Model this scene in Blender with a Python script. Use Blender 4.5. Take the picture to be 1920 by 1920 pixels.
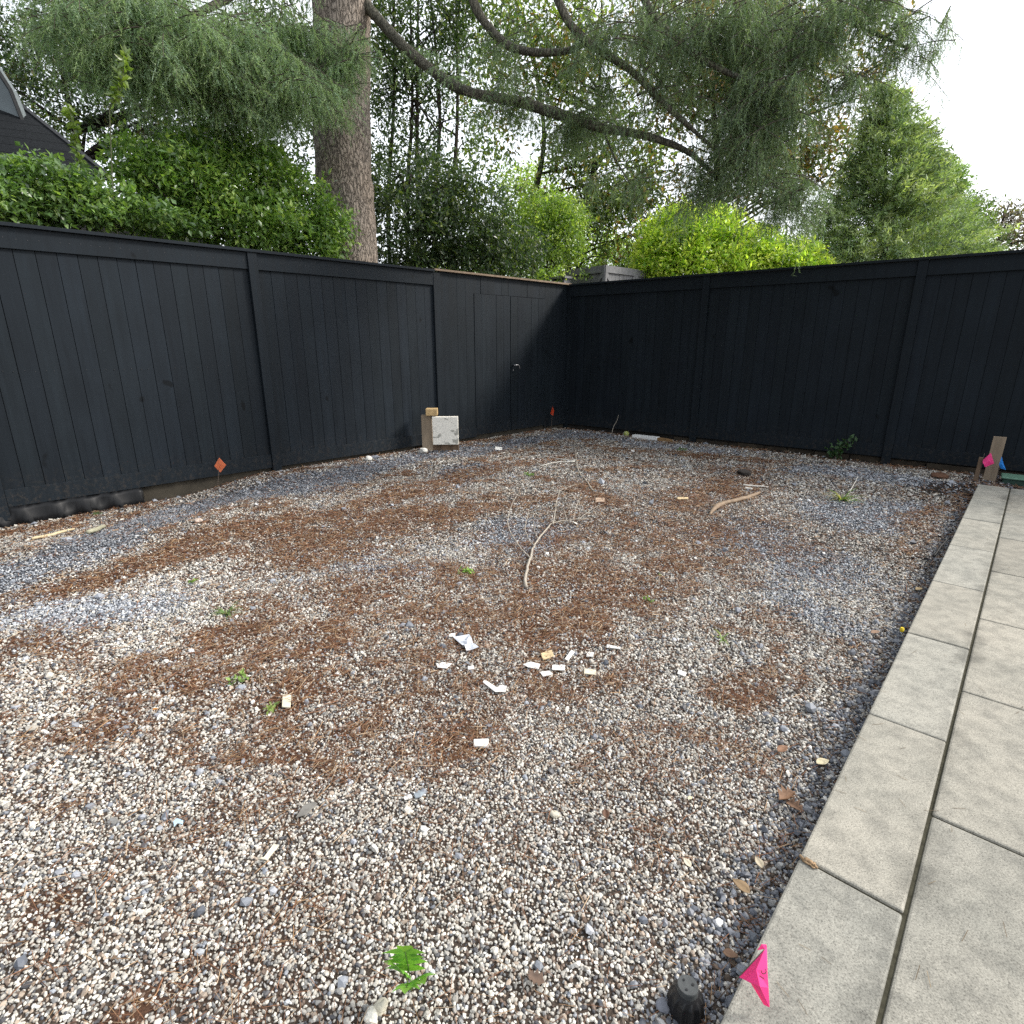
import bpy, math, random
import numpy as np
from mathutils import Vector

# ------------------------------------------------------------------ scene, camera, light
for o in list(bpy.data.objects): bpy.data.objects.remove(o)
SC = bpy.context.scene
COL = SC.collection
random.seed(7); RNG = np.random.default_rng(7)

FOC, HOR, CAMH = 1060.0, 643.0, 1.35            # focal length / horizon row in a 1920 px square frame, eye height
TH = math.atan((960 - HOR) / FOC)
cam_d = bpy.data.cameras.new('camera'); cam = bpy.data.objects.new('camera', cam_d); COL.objects.link(cam)
cam.location = (0, 0, CAMH); cam.rotation_euler = (math.pi / 2 - TH, 0, 0)
cam_d.sensor_width = 36; cam_d.sensor_fit = 'HORIZONTAL'; cam_d.lens = 36 * FOC / 1920
cam_d.clip_start = 0.05; cam_d.clip_end = 600
SC.camera = cam
SC.render.resolution_x = SC.render.resolution_y = 1024

SUN_AZ, SUN_EL = math.radians(8), math.radians(36)   # azimuth from +X towards +Y
w = bpy.data.worlds.new('World'); SC.world = w; w.use_nodes = True
nt = w.node_tree; nt.nodes.clear()
out = nt.nodes.new('ShaderNodeOutputWorld'); add = nt.nodes.new('ShaderNodeAddShader')
b1 = nt.nodes.new('ShaderNodeBackground'); b2 = nt.nodes.new('ShaderNodeBackground')
sky = nt.nodes.new('ShaderNodeTexSky'); sky.sky_type = 'NISHITA'; sky.sun_disc = False
sky.sun_elevation = SUN_EL; sky.sun_rotation = math.pi / 2 - SUN_AZ; sky.dust_density = 3.0
b1.inputs[1].default_value = 0.06
tc = nt.nodes.new('ShaderNodeTexCoord'); nz = nt.nodes.new('ShaderNodeTexNoise'); nz.inputs['Scale'].default_value = 2.2
nz.inputs['Detail'].default_value = 5
rp = nt.nodes.new('ShaderNodeValToRGB')
rp.color_ramp.elements[0].position = 0.3; rp.color_ramp.elements[0].color = (0.90, 0.93, 0.98, 1)
rp.color_ramp.elements[1].position = 0.7; rp.color_ramp.elements[1].color = (1.0, 1.0, 1.0, 1)
b2.inputs[1].default_value = 1.15
dtp = nt.nodes.new('ShaderNodeVectorMath'); dtp.operation = 'DOT_PRODUCT'; dtp.inputs[1].default_value = (0.89, 0.45, 0.12)
mr = nt.nodes.new('ShaderNodeMapRange'); mr.inputs[1].default_value = -1; mr.inputs[2].default_value = 1
gr = nt.nodes.new('ShaderNodeValToRGB'); ge = gr.color_ramp.elements; ge.new(0.33); ge.new(0.6)
for k_, (p_, v_) in enumerate(((0.0, .03), (0.33, .78), (0.6, 1.0), (1.0, 1.05))): ge[k_].position = p_; ge[k_].color = (v_, v_, v_, 1)
mlt = nt.nodes.new('ShaderNodeMix'); mlt.data_type = 'RGBA'; mlt.blend_type = 'MULTIPLY'; mlt.inputs[0].default_value = 1.0
nt.links.new(tc.outputs['Generated'], dtp.inputs[0]); nt.links.new(dtp.outputs['Value'], mr.inputs[0]); nt.links.new(mr.outputs[0], gr.inputs[0])
nt.links.new(gr.outputs[0], mlt.inputs[7]); nt.links.new(rp.outputs[0], mlt.inputs[6]); b2.inputs[1].default_value = 1.05
for a, b in ((sky.outputs[0], b1.inputs[0]), (tc.outputs['Generated'], nz.inputs['Vector']), (nz.outputs['Fac'], rp.inputs[0]),
             (mlt.outputs[2], b2.inputs[0]), (b1.outputs[0], add.inputs[0]), (b2.outputs[0], add.inputs[1]), (add.outputs[0], out.inputs[0])):
    nt.links.new(a, b)
sd = bpy.data.lights.new('sun', 'SUN'); sd.energy = 3.1; sd.angle = math.radians(12); sd.color = (1, 0.96, 0.9)
so = bpy.data.objects.new('sun', sd); COL.objects.link(so)
so.rotation_euler = Vector((math.cos(SUN_AZ) * math.cos(SUN_EL), math.sin(SUN_AZ) * math.cos(SUN_EL), math.sin(SUN_EL))).to_track_quat('Z', 'Y').to_euler()
SC.view_settings.view_transform = 'Standard'; SC.view_settings.look = 'None'
SC.view_settings.exposure = 0.50; SC.view_settings.gamma = 1.0
SC.cycles.max_bounces = 6; SC.cycles.diffuse_bounces = 3; SC.cycles.transmission_bounces = 4
SC.cycles.use_denoising = False

# ------------------------------------------------------------------ measuring helpers (photo pixel -> place)
def ray(px, py):
    x = (px - 960) / FOC; y = -(py - 960) / FOC; c, s = math.cos(TH), math.sin(TH)
    return np.array([x, c + y * s, -s + y * c])
CAM = np.array([0, 0, CAMH])
def G(px, py, z=0.0):
    d = ray(px, py); return CAM + d * ((z - CAMH) / d[2])
def P(px, py, Y):
    d = ray(px, py); return CAM + d * (Y / d[1])

# ------------------------------------------------------------------ numpy noise
_T = np.random.default_rng(3).random((64, 64, 64))
def noise3(p, s):
    p = np.asarray(p, float) * s + 1000.37; i = np.floor(p).astype(int); f = p - i; f = f * f * (3 - 2 * f); i &= 63; j = (i + 1) & 63
    r = 0
    for a in (0, 1):
        for b in (0, 1):
            for c in (0, 1):
                wx = f[..., 0] if a else 1 - f[..., 0]; wy = f[..., 1] if b else 1 - f[..., 1]; wz = f[..., 2] if c else 1 - f[..., 2]
                r = r + wx * wy * wz * _T[(j if a else i)[..., 0], (j if b else i)[..., 1], (j if c else i)[..., 2]]
    return r
def noise2(x, y, s, k=0.0):
    return noise3(np.stack([x, y, np.full_like(x, k)], -1), s)
def smooth(a, b, x):
    t = np.clip((x - a) / (b - a), 0, 1); return t * t * (3 - 2 * t)
def unit(v): return v / np.maximum(np.linalg.norm(v, axis=-1, keepdims=True), 1e-9)

# ------------------------------------------------------------------ materials
MATS = {}
def node_mat(name, build):
    if name in MATS: return MATS[name]
    m = bpy.data.materials.new(name); m.use_nodes = True; n = m.node_tree; n.nodes.clear()
    o = n.nodes.new('ShaderNodeOutputMaterial'); build(n, o); MATS[name] = m; return m
def N(n, t, **kw):
    x = n.nodes.new(t)
    for k, v in kw.items():
        if k.startswith('_'): setattr(x, k[1:], v)
        else: x.inputs[k.replace('__', ' ')].default_value = v
    return x
def mixcol(n, fac, a, b, mode='MIX'):
    x = n.nodes.new('ShaderNodeMix'); x.data_type = 'RGBA'; x.blend_type = mode
    for s, v in ((x.inputs[0], fac), (x.inputs[6], a), (x.inputs[7], b)):
        if hasattr(v, 'links') or hasattr(v, 'is_linked'): n.links.new(v, s)
        elif isinstance(v, tuple): s.default_value = (*v, 1)
        else: s.default_value = v
    return x.outputs[2]
def ramp(n, src, *stops):
    r = n.nodes.new('ShaderNodeValToRGB'); e = r.color_ramp.elements
    while len(e) < len(stops): e.new(0.5)
    for k, (p, c) in enumerate(stops): e[k].position = p; e[k].color = (*c, 1) if isinstance(c, tuple) else (c, c, c, 1)
    n.links.new(src, r.inputs[0]); return r.outputs[0]
def noise_n(n, scale, detail=4, rough=0.55, vec=None, stretch=None, dist=0.0):
    t = N(n, 'ShaderNodeTexNoise', Scale=scale, Detail=detail, Roughness=rough, Distortion=dist)
    if vec is None:
        g = n.nodes.new('ShaderNodeNewGeometry'); vec = g.outputs['Position']
    if stretch:
        mp = n.nodes.new('ShaderNodeMapping'); mp.inputs['Scale'].default_value = stretch; n.links.new(vec, mp.inputs[0]); vec = mp.outputs[0]
    n.links.new(vec, t.inputs['Vector']); return t.outputs['Fac']
def bump(n, h, strength, dist):
    b = N(n, 'ShaderNodeBump', Strength=strength, Distance=dist); n.links.new(h, b.inputs['Height']); return b.outputs[0]
def plain(name, col, rough=0.7, var=0.25, scale=30, bmp=0.3, spec=0.4, stretch=None, dark=None, metal=0.0):
    def f(n, o):
        p = N(n, 'ShaderNodeBsdfPrincipled', Roughness=rough); p.inputs['Specular IOR Level'].default_value = spec; p.inputs['Metallic'].default_value = metal
        fac = noise_n(n, scale, 5, 0.6, stretch=stretch)
        d = dark if dark else tuple(c * (1 - var) for c in col)
        c = ramp(n, fac, (0.3, d), (0.7, tuple(min(1, c * (1 + var * 0.5)) for c in col)))
        n.links.new(c, p.inputs['Base Color'])
        if bmp: n.links.new(bump(n, fac, bmp, 0.003), p.inputs['Normal'])
        n.links.new(p.outputs[0], o.inputs[0])
    return node_mat(name, f)
def attr_mat(name, rough=0.8, spec=0.3, transl=0.0, fine=0.0, scale=200, bmp=0.0, tcol=(1.3, 1.5, 0.6)):
    def f(n, o):
        a = n.nodes.new('ShaderNodeAttribute'); a.attribute_name = 'Col'; c = a.outputs['Color']
        p = N(n, 'ShaderNodeBsdfPrincipled', Roughness=rough); p.inputs['Specular IOR Level'].default_value = spec
        if fine:
            fac = noise_n(n, scale, 3)
            c = mixcol(n, 1.0, c, ramp(n, fac, (0.3, 1 - fine), (0.7, 1.0)), 'MULTIPLY')
            if bmp: n.links.new(bump(n, fac, bmp, 0.002), p.inputs['Normal'])
        n.links.new(c, p.inputs['Base Color'])
        if transl:
            t = n.nodes.new('ShaderNodeBsdfTranslucent'); n.links.new(mixcol(n, 1.0, c, tcol, 'MULTIPLY'), t.inputs[0])
            mx = N(n, 'ShaderNodeMixShader'); mx.inputs[0].default_value = transl
            n.links.new(p.outputs[0], mx.inputs[1]); n.links.new(t.outputs[0], mx.inputs[2]); n.links.new(mx.outputs[0], o.inputs[0])
        else: n.links.new(p.outputs[0], o.inputs[0])
    return node_mat(name, f)

# ------------------------------------------------------------------ mesh helpers
def mesh(name, V, F, mat=None, parent=None, col=None, smooth_=False, bevel=0.0):
    V = np.asarray(V, float); loc = np.zeros(3)
    if parent is not None: loc = np.array(parent.location)
    me = bpy.data.meshes.new(name)
    if isinstance(F, np.ndarray):
        nf, k = F.shape
        me.vertices.add(len(V)); me.vertices.foreach_set('co', (V - loc).astype(np.float32).ravel())
        me.loops.add(nf * k); me.loops.foreach_set('vertex_index', F.astype(np.int32).ravel())
        me.polygons.add(nf); me.polygons.foreach_set('loop_start', np.arange(0, nf * k, k, dtype=np.int32))
        me.update(calc_edges=True)
    else:
        me.from_pydata([tuple(v - loc) for v in V], [], F); me.update()
    if col is not None:
        c = np.ones((len(V), 4), np.float32); c[:, :3] = col
        a = me.color_attributes.new('Col', 'FLOAT_COLOR', 'POINT'); a.data.foreach_set('color', c.ravel())
    me.polygons.foreach_set('use_smooth', [bool(smooth_)] * len(me.polygons))
    o = bpy.data.objects.new(name, me); COL.objects.link(o)
    if mat: me.materials.append(mat)
    if parent is not None: o.parent = parent
    if bevel:
        b = o.modifiers.new('bevel', 'BEVEL'); b.width = bevel; b.segments = 2; b.limit_method = 'ANGLE'
    return o
def tag(o, label, cat, group=None, kind=None):
    o['label'] = label
    if cat: o['category'] = cat
    if group: o['group'] = group
    if kind: o['kind'] = kind
    return o
def thing(name, loc, label, cat, group=None):
    e = bpy.data.objects.new(name, None); COL.objects.link(e); e.location = tuple(loc); e.empty_display_size = 0.1
    return tag(e, label, cat, group)
def structure(o, label=None):
    o['kind'] = 'structure'
    if label: o['label'] = label
    return o
class B:                                                # collects boxes / tubes / polygons into one mesh
    def __init__(s): s.V = []; s.F = []; s.C = []; s.c = (1, 1, 1)
    def add(s, V, F):
        k = len(s.V); s.V += [tuple(v) for v in V]; s.F += [tuple(int(i) + k for i in f) for f in F]; s.C += [s.c] * len(V)
    def obox(s, o, u, v, w_, a, b, c):                  # box in basis u,v,w from ranges a,b,c
        o, u, v, w_ = map(np.asarray, (o, u, v, w_))
        s.add([o + u * a[i] + v * b[j] + w_ * c[k] for i in (0, 1) for j in (0, 1) for k in (0, 1)],
              [(0, 1, 3, 2), (4, 6, 7, 5), (0, 4, 5, 1), (2, 3, 7, 6), (0, 2, 6, 4), (1, 5, 7, 3)])
    def tube(s, pts, rad, sides=8, cap=True):
        V, F = tube(pts, rad, sides, cap); s.add(V, F)
    def build(s, name, mat, parent=None, smooth_=False, bevel=0.0):
        return mesh(name, np.array(s.V), s.F, mat, parent, np.array(s.C), smooth_, bevel)
def catmull(pts, n):
    p = np.array(pts, float)
    if len(p) < 3: return np.array([p[0] + (p[-1] - p[0]) * t for t in np.linspace(0, 1, n + 1)])
    p = np.vstack([2 * p[0] - p[1], p, 2 * p[-1] - p[-2]]); r = []
    for i in range(1, len(p) - 2):
        for t in np.linspace(0, 1, n, endpoint=False):
            a, b, c, d = p[i - 1:i + 3]
            r.append(0.5 * (2 * b + (c - a) * t + (2 * a - 5 * b + 4 * c - d) * t * t + (3 * b - a - 3 * c + d) * t ** 3))
    r.append(p[-2]); return np.array(r)
def tube(pts, rad, sides=8, cap=True, rough=0.0, seed=0):
    pts = np.asarray(pts, float); n = len(pts)
    rad = np.interp(np.linspace(0, 1, n), np.linspace(0, 1, len(rad)), rad) if np.ndim(rad) else np.full(n, rad)
    t = unit(np.gradient(pts, axis=0)); up = np.array([0, 0, 1.]) if abs(t[0][2]) < 0.9 else np.array([1., 0, 0])
    V = []; a = unit(np.cross(t[0], up))
    for i in range(n):
        a = unit(a - t[i] * (a @ t[i])); b = np.cross(t[i], a)
        for k in range(sides):
            an = 2 * math.pi * k / sides
            V.append(pts[i] + (a * math.cos(an) + b * math.sin(an)) * rad[i])
    V = np.array(V)
    if rough:
        q = noise3(V, 6.0) + 0.5 * noise3(V, 15.0) - 0.75; c = np.repeat(pts, sides, 0); V = c + (V - c) * (1 + rough * q)[:, None]
    F = [(i * sides + k, i * sides + (k + 1) % sides, (i + 1) * sides + (k + 1) % sides, (i + 1) * sides + k) for i in range(n - 1) for k in range(sides)]
    if cap: F += [tuple(range(sides))[::-1], tuple((n - 1) * sides + k for k in range(sides))]
    return V, F

# ------------------------------------------------------------------ layout of the yard
CORNER = np.array([0.93, 9.93, 0.0]); ZT = 2.265
LD = np.array([-0.7071, -0.7071, 0]); LN = np.array([0.7071, -0.7071, 0])       # left fence: away from the corner, inward normal
RD = unit(np.array([3.67, -3.03, 0])); RN = np.array([RD[1], -RD[0], 0.0]); RN = RN if RN[1] < 0 else -RN
if RN[0] > 0: RN = -RN
UZ = np.array([0, 0, 1.0])
PD = unit(np.array([0.9051, 1.0, 0])); PN = np.array([PD[1], -PD[0], 0]); PO = np.array([-0.3015, 0, 0])  # patio edge line
PEND, PZ, BW = 7.08, 0.06, 0.236
def patio_sn(x, y):
    dx = x - PO[0]; return dx * PD[0] + y * PD[1], dx * PN[0] + y * PN[1]
def along(px, py, D):                                     # distance from the corner where the pixel column meets a fence
    d = ray(px, py); A = np.array([[d[0], -D[0]], [d[1], -D[1]]]); return np.linalg.solve(A, CORNER[:2])[1]
def zg(x, y):                                             # height of the gravel
    dl = (x - CORNER[0]) * LN[0] + (y - CORNER[1]) * LN[1]; sl = (x - CORNER[0]) * LD[0] + (y - CORNER[1]) * LD[1]
    z = -0.045 - 0.115 * smooth(5.2, 6.2, sl) * (1 - smooth(0.3, 1.5, dl))
    z = z - 0.03 * (1 - smooth(.10, .45, (x - CORNER[0]) * RN[0] + (y - CORNER[1]) * RN[1]))
    z = z + 0.05 * (noise2(x, y, 0.7, 3.1) - 0.5) * smooth(0.1, 0.6, dl) + 0.016 * (noise2(x, y, 3.0, 8.0) - 0.5)
    return z
def gp(px, py, up=0.0):
    z = -0.045
    for _ in range(4):
        q = G(px, py, z); z = float(zg(np.array([q[0]]), np.array([q[1]]))[0])
    return np.array([q[0], q[1], z + up])

# material zones of the yard: strokes of slate gravel and of fallen brown needles (pixel, pixel, radius, weight)
def by_fence(px, py, D, off):                             # a spot on the ground, off metres in front of a fence
    Y = CORNER[1] + along(px, py, D) * D[1] - off; q = P(px, py, Y); q[2] = float(zg(q[:1], q[1:2])[0]); return q
def strokes(L):
    S = []
    for st in L:
        pts = [(gp(a, b)[:2], r, w_) for a, b, r, w_ in st]
        if len(pts) == 1: pts = pts * 2
        S += list(zip(pts[:-1], pts[1:]))
    return S
SLATE = strokes([
    [(-250, 1110, .35, 1), (0, 1075, .33, 1), (120, 1040, .3, 1), (250, 1000, .28, 1), (400, 945, .3, 1), (520, 915, .33, 1), (600, 900, .36, 1), (720, 872, .32, 1), (830, 852, .28, 1), (950, 828, .3, 1), (1060, 815, .35, .9), (1200, 830, .3, .8), (1330, 842, .3, .6)],
    [(1480, 880, .3, .8), (1600, 890, .4, .9), (1720, 905, .35, .8)], [(1620, 960, .5, .9), (1720, 960, .3, .7)], [(1400, 1000, .35, .7), (1460, 1060, .3, .6), (1560, 1060, .3, .6)],
    [(930, 1000, .26, .9), (1030, 1010, .22, .8)], [(900, 880, .28, .8), (860, 900, .2, .7)], [(100, 1110, .2, .6), (250, 1130, .2, .6), (340, 1120, .15, .5)], [(640, 1050, .15, .5), (760, 1060, .15, .6)],
    [(1600, 1170, .25, .5), (1500, 1130, .25, .5)], [(1640, 1400, .12, .5), (1540, 1500, .10, .4), (1500, 1650, .08, .4), (1380, 1850, .06, .4)]])
BROWN = strokes([
    [(-200, 1170, .15, 1), (0, 1125, .16, 1), (180, 1085, .18, 1), (400, 1010, .26, 1), (560, 975, .3, 1), (720, 930, .3, 1), (850, 900, .22, .9), (960, 872, .2, .9), (1030, 865, .16, .8)],
    [(480, 1050, .32, .9), (650, 1010, .4, 1), (820, 960, .35, .9), (950, 940, .25, .8)], [(560, 1110, .3, 1), (700, 1080, .3, .9), (860, 1060, .22, .8), (1000, 1080, .3, .8), (1120, 1040, .3, .8)],
    [(60, 1190, .14, .9), (200, 1210, .12, .7)], [(420, 1180, .2, .9), (560, 1180, .22, 1), (660, 1140, .2, .9)], [(440, 1250, .2, .9), (560, 1260, .22, 1), (650, 1240, .16, .8)],
    [(1080, 930, .35, .6), (1200, 960, .4, .7), (1330, 930, .35, .7), (1380, 880, .3, .5)], [(1230, 1080, .28, .8), (1100, 1150, .22, .7), (950, 1170, .2, .6)],
    [(1440, 1310, .13, .8), (1500, 1290, .1, .6)], [(860, 1330, .1, 1), (930, 1320, .09, 1)], [(700, 1340, .07, .9), (760, 1340, .06, .8)], [(640, 1420, .08, .7), (480, 1400, .1, .6)],
    [(0, 1000, .1, 1), (150, 975, .1, 1), (330, 925, .08, 1)], [(620, 862, .1, 1), (760, 843, .1, 1)], [(880, 826, .14, 1), (930, 820, .1, 1)], [(1780, 925, .15, .4), (1740, 990, .14, .5), (1700, 1060, .1, .5)],
    [(300, 1260, .3, .45), (500, 1200, .5, .5), (800, 1130, .7, .5)], [(800, 1130, .7, .5), (1100, 1060, .9, .5), (1250, 980, .9, .5)],
    [(500, 1330, .3, .4), (800, 1300, .4, .4), (1100, 1250, .4, .4)], [(1180, 845, .18, .7), (1280, 850, .2, .7), (1400, 862, .2, .6)], [(300, 1330, .14, .5), (200, 1400, .1, .4)], [(60, 1840, .07, .8), (140, 1800, .05, .7)], [(380, 1860, .05, .7)]])
def zone(S, x, y):
    wx = x + 0.5 * (noise2(x, y, 1.3, 5.0) - 0.5) + 0.22 * (noise2(x, y, 4.5, 6.0) - 0.5); wy = y + 0.5 * (noise2(x, y, 1.3, 15.0) - 0.5) + 0.22 * (noise2(x, y, 4.5, 16.0) - 0.5)
    r_ = np.zeros_like(x)
    for (a, ra, wa), (b, rb, wb) in S:
        d = b - a; L2 = max(d @ d, 1e-6); t = np.clip(((wx - a[0]) * d[0] + (wy - a[1]) * d[1]) / L2, 0, 1)
        ds = np.hypot(wx - a[0] - t * d[0], wy - a[1] - t * d[1]); R = ra + (rb - ra) * t
        r_ = np.maximum(r_, (wa + (wb - wa) * t) * (1 - smooth(0.35, 1.45, ds / R)))
    return r_
def soil_and_shade(x, y):                                           # bare dark earth at patio end, mixed with painted rail shade along right fence
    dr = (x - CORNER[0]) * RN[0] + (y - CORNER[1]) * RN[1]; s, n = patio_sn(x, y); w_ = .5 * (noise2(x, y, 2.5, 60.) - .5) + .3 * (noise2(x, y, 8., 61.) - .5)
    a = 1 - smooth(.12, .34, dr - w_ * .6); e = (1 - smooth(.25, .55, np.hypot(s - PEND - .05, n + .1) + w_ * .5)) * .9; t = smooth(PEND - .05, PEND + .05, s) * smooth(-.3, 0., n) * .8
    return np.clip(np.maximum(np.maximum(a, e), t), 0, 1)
def zones(x, y):
    br = zone(BROWN, x, y); sl = np.clip(zone(SLATE, x, y) * 1.3, 0, 1) * (1 - 0.45 * br)
    n5 = noise2(x, y, 6.0, 1.0) * .5 + noise2(x, y, 14.0, 1.5) * .25 + noise2(x, y, 1.9, 2.0) * .25
    br = np.clip(br * (0.45 + 1.1 * smooth(.32, .62, n5)), 0, 1)
    near = smooth(1.2, 3.2, np.hypot(x, y)); patch = ((.16 + .54 * near) * smooth(0.50, 0.70, n5) + .05) * (1 - sl) * (1 - .6 * smooth(.2, 1.6, x - .12 * y))
    return sl, np.maximum(br, patch)

# ------------------------------------------------------------------ ground sheet
def ground():
    def axis(lo, a, b, hi, step):
        return np.concatenate([np.linspace(lo, a, 14)[:-1], np.arange(a, b, step), np.linspace(b, hi, 14)])
    X = axis(-70, -7, 8, 70, 0.045); Y = axis(-60, -1, 12, 110, 0.045)
    gx, gy = np.meshgrid(X, Y); x = gx.ravel(); y = gy.ravel()
    inside = (1 - smooth(0, 1.5, -((x - CORNER[0]) * LN[0] + (y - CORNER[1]) * LN[1]))) * (1 - smooth(0, 1.5, -((x - CORNER[0]) * RN[0] + (y - CORNER[1]) * RN[1])))
    z = np.where(inside > 0, zg(x, y), -0.05)
    sl, br = zones(x, y)
    n1 = noise2(x, y, 9.0, 4.0)[:, None]
    base = np.array([.075, .06, .048]) * (0.7 + 0.6 * n1); c = base * (1 - sl[:, None]) + np.array([.055, .06, .07]) * sl[:, None]
    bb = np.clip(br * 1.1, 0, 1)[:, None]; c = c * (1 - bb) + np.array([.11, .055, .032]) * (0.7 + 0.6 * n1) * bb
    so_ = soil_and_shade(x, y)[:, None]; c = c * (1 - so_) + np.array([.030, .023, .018]) * (.6 + .8 * n1) * so_
    out_ = (inside < 0.5)[:, None]; c = np.where(out_, np.array([.05, .045, .03]) * (0.7 + 0.6 * n1), c)
    nx, ny = len(X), len(Y); i = np.arange(nx * ny).reshape(ny, nx)
    F = np.stack([i[:-1, :-1], i[:-1, 1:], i[1:, 1:], i[1:, :-1]], -1).reshape(-1, 4)
    o = mesh('ground', np.stack([x, y, z], -1), F, attr_mat('soil_and_shade', 0.95, 0.15, fine=0.55, scale=260, bmp=0.8), None, c, True)
    structure(o)
ground()

# ------------------------------------------------------------------ patio
def patio():
    m = node_mat('paver concrete', lambda n, o: paver(n, o))
    b = B(); q = 0.0035; rr = random.Random(4)
    def slab(s0, s1, n0, n1):
        k = rr.uniform(0.84, 1.04); pk = rr.uniform(-0.015, 0.02); b.c = (k + pk, k, k - pk)
        dz = rr.uniform(-.0015, .0015)
        b.obox(PO, PD, PN, UZ, (s0 + q, s1 - q), (n0 + q, n1 - q), (PZ - 0.055, PZ + dz))
    s = 0.76 - 4 * 0.81
    while s < PEND - 0.05:
        slab(s, min(s + 0.81, PEND), 0.0, BW); s += 0.81
    s = 1.16 - 4 * 0.81
    while s < PEND - 0.05:
        for k in range(7): slab(s, min(s + 0.81, PEND), BW + 0.002 + k * 0.81, BW + 0.002 + (k + 1) * 0.81)
        s += 0.81
    o = b.build('patio', m, None, False, 0.006); structure(o, 'pale concrete paver patio along the gravel')
    b = B(); b.obox(PO, PD, PN, UZ, (-2.48, PEND - 0.01), (0.012, BW + 5.6), (-0.25, PZ - 0.007))
    structure(b.build('patio_base', plain('joint sand', (.055, .052, .036), 0.95, 0.4, 60, 0.6, 0.1)), 'dark sandy bed in the paver joints')
def paver(n, o):
    a = n.nodes.new('ShaderNodeAttribute'); a.attribute_name = 'Col'
    p = N(n, 'ShaderNodeBsdfPrincipled', Roughness=0.88); p.inputs['Specular IOR Level'].default_value = 0.25
    big = noise_n(n, 2.3, 6, 0.62); mid = noise_n(n, 14, 6, 0.7); fine = noise_n(n, 260, 5, 0.8); grit = noise_n(n, 900, 2, 0.6)
    c = ramp(n, big, (0.3, (.265, .262, .235)), (0.5, (.325, .315, .28)), (0.7, (.355, .34, .30)))
    c = mixcol(n, 1.0, c, ramp(n, mid, (0.34, (.72, .72, .70)), (0.58, (1.05, 1.04, 1.0))), 'MULTIPLY')
    c = mixcol(n, 1.0, c, ramp(n, fine, (0.38, .42), (0.47, .92), (0.56, 1.05), (0.66, 1.45)), 'MULTIPLY')
    # damp dark spill stains near the joint
    g = n.nodes.new('ShaderNodeNewGeometry'); mp = n.nodes.new('ShaderNodeMapping'); mp.vector_type = 'POINT'
    st = noise_n(n, 5.0, 5, 0.6); 
    sub = n.nodes.new('ShaderNodeVectorMath'); sub.operation = 'SUBTRACT'; n.links.new(g.outputs['Position'], sub.inputs[0]); sub.inputs[1].default_value = tuple(PO)
    dt = n.nodes.new('ShaderNodeVectorMath'); dt.operation = 'DOT_PRODUCT'; n.links.new(sub.outputs[0], dt.inputs[0]); dt.inputs[1].default_value = tuple(PN)
    m1 = n.nodes.new('ShaderNodeMath'); m1.operation = 'SUBTRACT'; n.links.new(dt.outputs['Value'], m1.inputs[0]); m1.inputs[1].default_value = BW
    m2 = n.nodes.new('ShaderNodeMath'); m2.operation = 'ABSOLUTE'; n.links.new(m1.outputs[0], m2.inputs[0])
    m3 = n.nodes.new('ShaderNodeMath'); m3.operation = 'MULTIPLY_ADD'; n.links.new(st, m3.inputs[0]); m3.inputs[1].default_value = -0.30; m3.inputs[2].default_value = 0.205
    m4 = n.nodes.new('ShaderNodeMath'); m4.operation = 'ADD'; n.links.new(m2.outputs[0], m4.inputs[0]); n.links.new(m3.outputs[0], m4.inputs[1])
    stain = ramp(n, m4.outputs[0], (0.02, .62), (0.09, 1.0))
    c = mixcol(n, 1.0, c, stain, 'MULTIPLY')
    c = mixcol(n, 1.0, c, a.outputs['Color'], 'MULTIPLY')
    n.links.new(c, p.inputs['Base Color'])
    n.links.new(bump(n, fine, 0.35, 0.0015), p.inputs['Normal']); n.links.new(p.outputs[0], o.inputs[0])
patio()

# ------------------------------------------------------------------ gravel and fallen needles (uncountable stuff)
def in_yard(x, y, m=0.03):
    dl = (x - CORNER[0]) * LN[0] + (y - CORNER[1]) * LN[1]; dr = (x - CORNER[0]) * RN[0] + (y - CORNER[1]) * RN[1]
    s, n = patio_sn(x, y)
    ok = (dl > m) & (dr > m) & ((n < -0.004) | (s > PEND + 0.01))
    c, sn_ = math.cos(TH), math.sin(TH); zc = y * c + (CAMH + .045) * sn_
    px = 960 + FOC * x / np.maximum(zc, .05); yy = (-(CAMH + .045) * c + y * sn_) / np.maximum(zc, .05); py = 960 - FOC * yy
    return ok & (zc > 0.3) & (px > -1100) & (px < 2250) & (py < 2500)
def jitter(step, d0, d1):
    X = np.arange(-7.5, 8, step); Y = np.arange(0.2, 10.6, step); gx, gy = np.meshgrid(X, Y)
    gx = gx + RNG.uniform(-.55, .55, gx.shape) * step; gy = gy + RNG.uniform(-.55, .55, gy.shape) * step
    x = gx.ravel(); y = gy.ravel(); d = np.hypot(x, y) + RNG.uniform(-.25, .25, x.size)
    k = (d >= d0) & (d < d1); x, y = x[k], y[k]; k = in_yard(x, y); return x[k], y[k]
ICO = (1 + 5 ** .5) / 2
ICV = unit(np.array([(-1, ICO, 0), (1, ICO, 0), (-1, -ICO, 0), (1, -ICO, 0), (0, -1, ICO), (0, 1, ICO), (0, -1, -ICO), (0, 1, -ICO), (ICO, 0, -1), (ICO, 0, 1), (-ICO, 0, -1), (-ICO, 0, 1)], float))
ICF = np.array([(0, 11, 5), (0, 5, 1), (0, 1, 7), (0, 7, 10), (0, 10, 11), (1, 5, 9), (5, 11, 4), (11, 10, 2), (10, 7, 6), (7, 1, 8), (3, 9, 4), (3, 4, 2), (3, 2, 6), (3, 6, 8), (3, 8, 9), (4, 9, 5), (2, 4, 11), (6, 2, 10), (8, 6, 7), (9, 8, 1)])
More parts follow.
